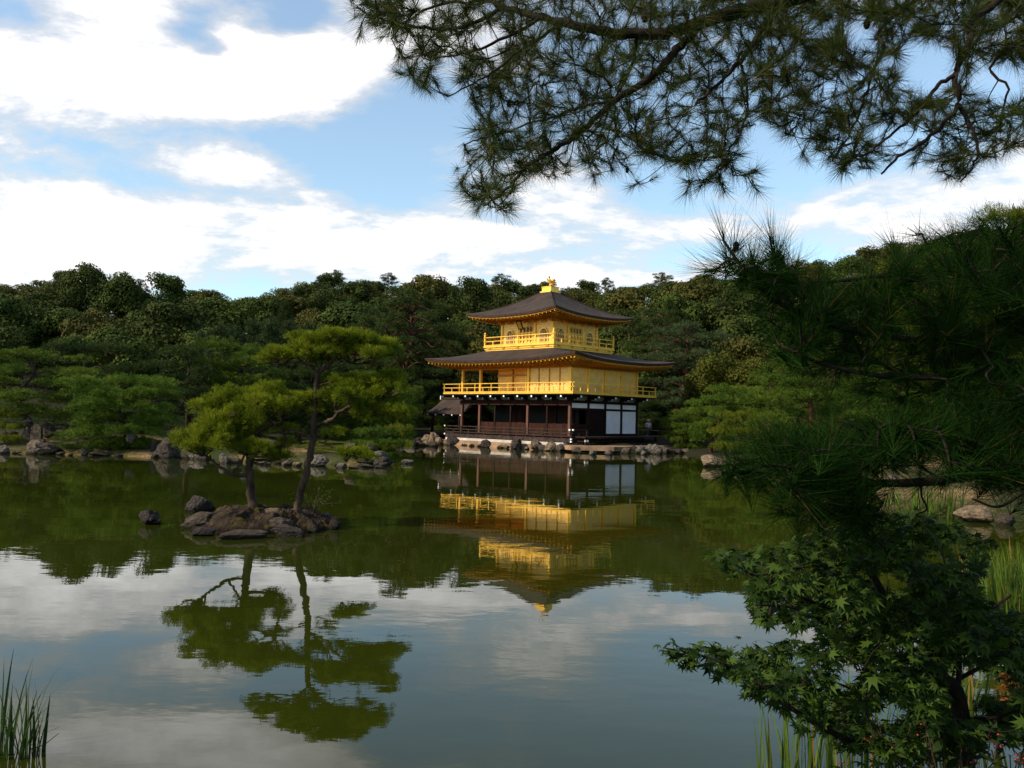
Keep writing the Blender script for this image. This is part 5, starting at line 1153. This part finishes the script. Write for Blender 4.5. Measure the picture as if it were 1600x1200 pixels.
def low_pine():
    rg = np.random.default_rng(43); base = np.array([3.1, 2.5, .35]); base[2] = gz(3.1, 2.5)-.1
    root = empty('low_pine', tuple(base)); tag(root, 'dark close pine with long needles filling the right side of the view', 'pine tree'); o = base; W = MB(); sk = []
    W.tube(smooth_path([base-[0, 0, .2], [2.95, 2.6, 1.2], [2.75, 2.65, 2.2], [2.6, 2.7, 3.0]], 6)-o, np.linspace(.11, .045, 19), 10)
    def br(L, r0, r1, lead=None):
        P = [at(x, y, d) for x, y, d in L]
        if lead is not None: P = [np.array(lead, float)]+P
        P = smooth_path(P, 6); W.tube(P-o, np.linspace(r0, r1, len(P)), 7); sk.append(P[2:]); return P
    br([(1640, 500, 2.8), (1500, 530, 2.7), (1350, 520, 2.6), (1230, 480, 2.55), (1170, 430, 2.5), (1130, 375, 2.5)], .018, .004, [2.75, 2.65, 2.3])
    br([(1230, 480, 2.55), (1215, 420, 2.55), (1203, 375, 2.55)], .007, .003)
    br([(1640, 430, 3.0), (1500, 440, 2.95), (1400, 430, 2.9), (1300, 440, 2.85), (1240, 440, 2.8)], .016, .004, [2.7, 2.65, 2.5])
    br([(1500, 440, 2.95), (1460, 400, 2.95), (1440, 365, 2.95)], .007, .003)
    br([(1620, 400, 2.9), (1560, 370, 2.9), (1530, 340, 2.9)], .008, .003, [2.65, 2.7, 2.7])
    br([(1640, 570, 2.6), (1520, 585, 2.5), (1400, 590, 2.45), (1290, 570, 2.4), (1220, 540, 2.4)], .014, .004, [2.8, 2.6, 2.1])
    br([(1660, 700, 2.5), (1560, 735, 2.45), (1450, 752, 2.4), (1375, 755, 2.35), (1320, 752, 2.3), (1240, 700, 2.25), (1225, 690, 2.25)], .020, .004, [2.9, 2.55, 1.6])
    br([(1375, 757, 2.35), (1300, 735, 2.3), (1230, 735, 2.3), (1150, 742, 2.3), (1120, 732, 2.3)], .009, .003)
    br([(1560, 735, 2.45), (1450, 700, 2.45), (1380, 685, 2.45), (1320, 660, 2.4)], .010, .003)
    br([(1640, 640, 2.6), (1580, 650, 2.6), (1560, 610, 2.6)], .010, .004, [2.85, 2.6, 1.9])
    br([(1375, 757, 2.35), (1340, 790, 2.3), (1290, 800, 2.3), (1245, 792, 2.3)], .008, .003)
    br([(1440, 752, 2.4), (1440, 775, 2.4), (1448, 795, 2.4), (1430, 805, 2.4)], .0035, .002)
    br([(1660, 745, 2.5), (1600, 770, 2.4), (1560, 792, 2.4), (1520, 780, 2.4)], .006, .003)
    pa = [(1140, 425), (1130, 385), (1165, 405), (1205, 385), (1240, 420), (1300, 440), (1350, 425), (1400, 400), (1450, 375), (1500, 360), (1560, 345), (1660, 330), (1660, 610), (1560, 585), (1480, 575), (1420, 590), (1360, 570), (1290, 590), (1230, 560), (1205, 520), (1185, 480), (1160, 450)]
    pb = [(1140, 735), (1190, 690), (1250, 670), (1310, 672), (1380, 660), (1440, 655), (1520, 645), (1660, 580), (1660, 745), (1580, 740), (1500, 735), (1420, 735), (1370, 730), (1330, 775), (1290, 800), (1250, 780), (1210, 760)]
    tg = scatter(pa, [(1330, 430, 40, 18)], 330, 8, 2.3, 3.2, rg)+scatter(pb, [], 200, 8, 2.05, 2.7, rg)
    tg += scatter([(1290, 780), (1500, 745), (1660, 750), (1660, 860), (1540, 800), (1400, 800), (1330, 840)], [(1460, 795, 95, 36), (1540, 805, 85, 36)], 34, 9, 2.1, 2.7, rg)
    tg += scatter([(1450, 590), (1660, 590), (1660, 660), (1480, 660)], [], 34, 9, 2.3, 2.8, rg)+scatter([(1240, 570), (1440, 590), (1440, 630), (1260, 620)], [], 7, 20, 2.3, 2.8, rg)
    tg += [at(1128, 362, 2.5), at(1150, 385, 2.5), at(1202, 372, 2.55), at(1210, 395, 2.55), at(1100, 425, 2.5), at(1120, 420, 2.5), at(1430, 365, 2.95), at(1460, 380, 2.95), at(1395, 385, 2.9), at(1130, 740, 2.3), at(1160, 738, 2.3), at(1245, 790, 2.3), at(1215, 800, 2.3), at(1265, 815, 2.25)]
    tubes, tips = grow(sk, tg, rg, .003, -.04, r_grow=.0014)
    for P, r in tubes: W.tube(P-o, r, 4, cap=False)
    W.build('trunk', M['bark_dark'], root, True)
    P = np.array([t for t, d in tips]); D = np.array([d for t, d in tips])
    D = unit(D*.8+np.array([-.25, 0, .38])+rg.normal(size=D.shape)*.18)
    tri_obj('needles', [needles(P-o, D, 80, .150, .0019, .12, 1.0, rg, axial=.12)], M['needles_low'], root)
    for (x, y, d, s) in ((1178, 392, 2.5, .016), (1395, 780, 2.35, .014)): pine_cone(P[np.argmin(((P-at(x, y, d))**2).sum(1))]-o, s, root)
low_pine()

# maple over the water at lower right
def maple_leaves(P, D, size, rg):
    """seven-pointed leaves lying along D, roughly level"""
    n = len(P); up = unit(np.array([0, 0, 1.0])+rg.normal(size=(n, 3))*.55); D = unit(D-up*(D*up).sum(1, keepdims=True)); S = np.cross(D, up); s = size*rg.uniform(.65, 1.15, (n, 1))
    an = [180, 128, 100, 80, 62, 42, 28, 14, 0]; rr = [.10, .46, .30, .78, .36, .95, .38, .42, 1.0]
    pts = [(r*math.cos(math.radians(a)), r*math.sin(math.radians(a))) for a, r in zip(an, rr)]; pts[-2] = (.60, .10); pts[-3] = (.38, .19)
    pts = pts+[(x, -y) for x, y in pts[-2:0:-1]]
    cu = rg.uniform(.05, .5, (n, 1)); V = [P+s*(x*D+y*S-up*(cu*(x*x+y*y))) for x, y in pts]
    return np.stack(V, 1).reshape(-1, 3), len(pts)
def maple():
    rg = np.random.default_rng(47); base = at(1506, 1135, 3.25); base[2] = min(base[2], 1.0); g = gz(base[0], base[1])
    foot = np.array([base[0]+.06, base[1], g-.1]); root = empty('maple_tree', tuple(foot)); tag(root, 'dark green maple leaning over the water at the lower right', 'maple tree'); o = foot; W = MB(); sk = []
    def br(L, r0, r1, lead=None):
        P = [at(x, y, d) for x, y, d in L]
        if lead is not None: P = [lead]+P
        P = smooth_path(P, 6); W.tube(P-o, np.linspace(r0, r1, len(P)), 8); sk.append(P[2:])
    br([(1502, 1120, 3.25), (1472, 1060, 3.25), (1457, 1011, 3.2), (1439, 990, 3.2), (1394, 951, 3.15), (1356, 887, 3.1), (1334, 850, 3.1), (1318, 815, 3.1)], .036, .008, foot)
    br([(1490, 1095, 3.25), (1496, 1078, 3.25), (1499, 1045, 3.3), (1503, 1010, 3.35), (1540, 960, 3.4), (1580, 930, 3.4)], .014, .005)
    br([(1457, 1005, 3.2), (1466, 975, 3.25), (1502, 944, 3.3), (1530, 900, 3.3)], .012, .004)
    br([(1456, 1035, 3.2), (1400, 1025, 3.0), (1352, 1007, 2.9), (1290, 975, 2.8), (1240, 950, 2.75), (1180, 945, 2.7)], .012, .003)
    br([(1506, 1165, 3.2), (1420, 1175, 2.9), (1337, 1161, 2.7), (1277, 1131, 2.6), (1240, 1109, 2.55), (1195, 1075, 2.5), (1150, 1045, 2.5), (1094, 1024, 2.5), (1036, 1012, 2.5)], .014, .002, foot+[0, 0, .3])
    br([(1356, 887, 3.1), (1300, 882, 3.0), (1229, 890, 2.9), (1180, 899, 2.85), (1146, 880, 2.8)], .008, .002)
    br([(1394, 951, 3.15), (1340, 955, 3.0), (1296, 951, 2.9), (1220, 925, 2.8), (1195, 977, 2.75), (1165, 948, 2.75)], .008, .002)
    br([(1334, 850, 3.1), (1400, 830, 3.2), (1460, 820, 3.3)], .007, .003); br([(1499, 1060, 3.3), (1560, 1030, 3.3), (1620, 1020, 3.3)], .009, .003)
    br([(1472, 1060, 3.25), (1420, 1080, 3.0), (1360, 1085, 2.9), (1290, 1060, 2.8)], .009, .003); br([(1502, 1125, 3.25), (1560, 1120, 3.1), (1610, 1100, 3.0)], .009, .003)
    poly = [(1045, 1010), (1100, 1022), (1150, 1045), (1195, 1085), (1260, 1130), (1340, 1165), (1420, 1180), (1600, 1150), (1650, 1100), (1650, 880), (1560, 850), (1480, 815), (1400, 800), (1300, 815), (1240, 860), (1190, 860), (1140, 868), (1160, 890), (1200, 905), (1172, 950), (1195, 972), (1240, 965), (1280, 985), (1255, 1005), (1190, 1008), (1120, 1012)]
    holes = [(1505, 1075, 34, 44), (1590, 900, 70, 60), (1385, 1110, 44, 18), (1290, 1100, 26, 14), (1320, 1055, 34, 22), (1400, 905, 34, 18), (1240, 920, 26, 12), (1560, 900, 30, 16), (1470, 870, 40, 18), (1300, 920, 24, 14), (1560, 1065, 40, 26), (1250, 1030, 26, 14)]
    tg = scatter(poly, holes, 640, 7, 2.4, 3.7, rg)
    tg += [at(x, y, d) for x, y, d in ((1120, 866, 2.8), (1150, 886, 2.8), (1040, 1012, 2.5), (1065, 1018, 2.5), (1090, 1024, 2.5), (1115, 1032, 2.5), (1135, 1040, 2.5))]
    tubes, tips = grow(sk, tg, rg, .0012, .02, r_grow=.0008)
    for P, r in tubes: W.tube(P-o, r, 3, cap=False)
    W.build('trunk', M['bark_dark'], root, True)
    LP = []; LD = []
    for (P, r) in tubes:
        d = unit(P[-1]-P[-3])
        for q in range(14):
            k = rg.integers(len(P)//2, len(P)); a = rg.uniform(0, 6.28); v = unit(d*.6+np.array([math.cos(a), math.sin(a), -.25])); LP.append(P[k]+v*rg.uniform(.01, .05)+[0, 0, rg.normal()*.012]); LD.append(v)
    V, k = maple_leaves(np.array(LP)-o, np.array(LD), .037, rg)
    mesh_np('leaves', V, np.arange(len(V)).reshape(-1, k), M['maple'], root)
maple()
def orange_maple():
    rg = np.random.default_rng(48); c = at(1600, 1075, 4.2); g = gz(c[0], c[1]); foot = np.array([c[0]+.25, c[1]+.05, min(g, c[2]-.3)]); root = empty('orange_maple', tuple(foot)); tag(root, 'small orange leaved maple seedling at the right edge', 'maple seedling')
    P = [foot, (foot+c)/2+[.05, 0, 0], c]; W = MB(); P = smooth_path(P, 6); W.tube(P-foot, np.linspace(.008, .003, len(P)), 5)
    LP = []; LD = []
    for (x, y) in ((1580, 1060), (1590, 1085), (1572, 1075), (1600, 1065), (1605, 1095), (1590, 1120), (1598, 1150), (1612, 1110), (1584, 1050), (1600, 1180)):
        e = at(x, y, 4.2+rg.uniform(-.1, .1)); b = P[rg.integers(6, len(P))]; W.tube([b-foot, (b+e)/2-foot+[0, 0, .02], e-foot], [.003, .002, .0015], 4)
        for _ in range(7): a = rg.uniform(0, 6.28); v = unit(np.array([math.cos(a), math.sin(a), -.1])); LP.append(e+rg.normal(size=3)*.025); LD.append(v)
    W.build('stem', M['bark'], root); V, k = maple_leaves(np.array(LP)-foot, np.array(LD), .055, rg); mesh_np('leaves', V, np.arange(len(V)).reshape(-1, k), M['maple_orange'], root)
orange_maple()

# reeds, irises and grass
def blades(name, label, cat, foot, n, rx, ry, h0, h1, w, lean, mat, seed, group=None, segs=5, bend=.5):
    rg = np.random.default_rng(seed); foot = np.asarray(foot, float); root = empty(name, tuple(foot)); tag(root, label, cat, group); V = []; F = []
    for i in range(n):
        a = rg.uniform(0, 6.28); r = math.sqrt(rg.uniform()); b = np.array([rx*r*math.cos(a), ry*r*math.sin(a), -.05]); az = a+rg.normal()*.8; h = rg.uniform(h0, h1)
        d = np.array([math.cos(az), math.sin(az), 0])*lean*rg.uniform(.2, 1.2); sd = np.array([math.cos(az+rg.normal()*.8+1.57), math.sin(az+rg.normal()*.8+1.57), 0]); ww = w*rg.uniform(.6, 1.2); o = len(V)
        kb = bend*rg.uniform(0, 1.6)
        for k in range(segs+1):
            t = k/segs; c = b+np.array([0, 0, h*t])+d*h*(t*.5+kb*t*t*t)-np.array([0, 0, h*kb*lean*.5*t**4]); e = sd*ww/2*(1-t**2.2) if k < segs else sd*.0004
            V += [c-e, c+e]
        F += [(o+2*k, o+2*k+1, o+2*k+3, o+2*k+2) for k in range(segs)]
    mesh_np('blades', V, F, M[mat], root); return root
P = onz(8, 1176); blades('reed_clump', 'tall dark reeds standing in the water at the lower left corner', 'reeds', P, 52, .22, .16, .25, .64, .019, .30, 'reed_dark', 51)
P = onz(40, 1170); blades('reed_clump', 'few leaning reed stems right of the corner reeds', 'reeds', P, 9, .05, .05, .35, .62, .012, .75, 'reed_dark', 52)
def dry_stem():
    a, b = onz(46, 1166, .01), onz(92, 1136, .02); root = MB().tube(smooth_path([a-a, (b-a)*.5+[0, 0, .02], b-a], 5), np.linspace(.004, .002, 11), 5).build('dry_reed_stem', M['straw']); root.location = a; tag(root, 'pale dry reed stem lying on the water by the left reeds', 'stem')
dry_stem()
for i, (px, py, n, rx, h0, h1, lb, mt) in enumerate(((1215, 1230, 22, .12, .35, .62, 'bright reeds in the water left of the maple trunk, nearest the open water', 'reed'), (1270, 1225, 34, .17, .4, .70, 'dense bright reeds below the lowest maple branch', 'reed'), (1340, 1215, 34, .18, .4, .72, 'reeds half hidden under the maple leaves', 'reed'), (1185, 1235, 8, .06, .15, .3, 'short reed sprigs at the bottom edge', 'reed'))):
    P = onz(px, py); blades('reed_clump', lb, 'reeds', P, n, rx, rx, h0, h1, .016, .22, mt, 60+i)
P = onz(1500, 1150); P[2] = .1; blades('iris_clump', 'yellow green iris leaves behind the maple trunk', 'irises', P, 40, .28, .2, .4, .75, .030, .45, 'reed', 66)
P = onz(1320, 1120); blades('iris_clump', 'thin upright reeds rising from the water behind the maple boughs', 'reeds', P, 22, .35, .2, .3, .55, .014, .15, 'reed', 67)
P = onz(1455, 808); blades('iris_clump', 'bright sunlit reed clump at the far side of the inlet', 'reeds', P, 110, .75, .4, .5, 1.0, .035, .25, 'reed', 68)
P = onz(1375, 800); blades('iris_clump', 'green reeds on the shore left of the sunlit clump', 'reeds', P, 60, .6, .3, .3, .7, .03, .25, 'reed', 69)
for i, (px, py) in enumerate(((1560, 915), (1600, 900), (1580, 960), (1620, 950))):
    P = onz(px, py); P[2] = gz(P[0], P[1]); blades('grass_tuft', ('tall grass tuft at the inlet mouth beside the maple', 'tall grass tuft behind the first tuft at the right edge', 'grass tuft low at the right edge behind the maple leaves', 'grass tuft cut by the right edge of the view')[i], 'grass', P, 170, .45, .35, .3, .7, .018, .35, 'reed', 70+i)
# berry shrub
def berry_shrub():
    rg = np.random.default_rng(81); c = at(1470, 1180, 2.6); foot = np.array([c[0]+.1, c[1]+.1, gz(c[0], c[1])-.05]); root = empty('berry_shrub', tuple(foot)); tag(root, 'shrub with lance shaped leaves and red berries at the bottom right', 'shrub')
    st = MB(); P = []; D = []; tipn = []
    for i in range(52):
        e = at(rg.uniform(1320, 1620), rg.uniform(1125, 1225), rg.uniform(2.3, 2.9)); b = foot+rg.normal(size=3)*[.12, .1, .02]; m = (b+e)/2+rg.normal(size=3)*.05+[0, 0, .06]; pt = smooth_path([b, m, e], 5)-foot
        st.tube(pt, np.linspace(.005, .0018, len(pt)), 4); tipn.append(pt[-1]); d = unit(pt[-1]-pt[-3])
        for q in range(11):
            k = rg.integers(4, len(pt)); a = rg.uniform(0, 6.28); P.append(pt[k]); D.append(unit(d*.5+np.array([math.cos(a), math.sin(a), rg.uniform(-.3, .2)])))
    P = np.array(P); D = np.array(D); n = len(P); S = unit(np.cross(D, np.array([0, 0, 1.0])+rg.normal(size=(n, 3))*.3)); s = .062*rg.uniform(.6, 1.15, (n, 1)); U = np.cross(S, D)
    V = np.stack([P, P+D*s*.35+S*s*.17+U*s*.05, P+D*s*.7+S*s*.13, P+D*s-U*s*.06, P+D*s*.7-S*s*.13, P+D*s*.35-S*s*.17+U*s*.05], 1).reshape(-1, 3)
    st.build('stems', M['bark'], root); mesh_np('leaves', V, np.arange(len(V)).reshape(-1, 6), M['shrub'], root)
    M['berry'] = surf('berry', (.12, .006, .006), (.20, .012, .010), 30, .35, 0, spec=.5); 
    for t in tipn[::3]:
        bm = MB()
        for _ in range(6):
            c0 = t+rg.normal(size=3)*.010+[0, 0, .004]; r = .0036
            bm.tube([c0+[0, 0, z*r] for z in (-1, -.6, 0, .6, 1)], [r*.1, r*.8, r, r*.8, r*.1], 6)
        bm.build('berry_cluster', M['berry'], root, True)
berry_shrub()
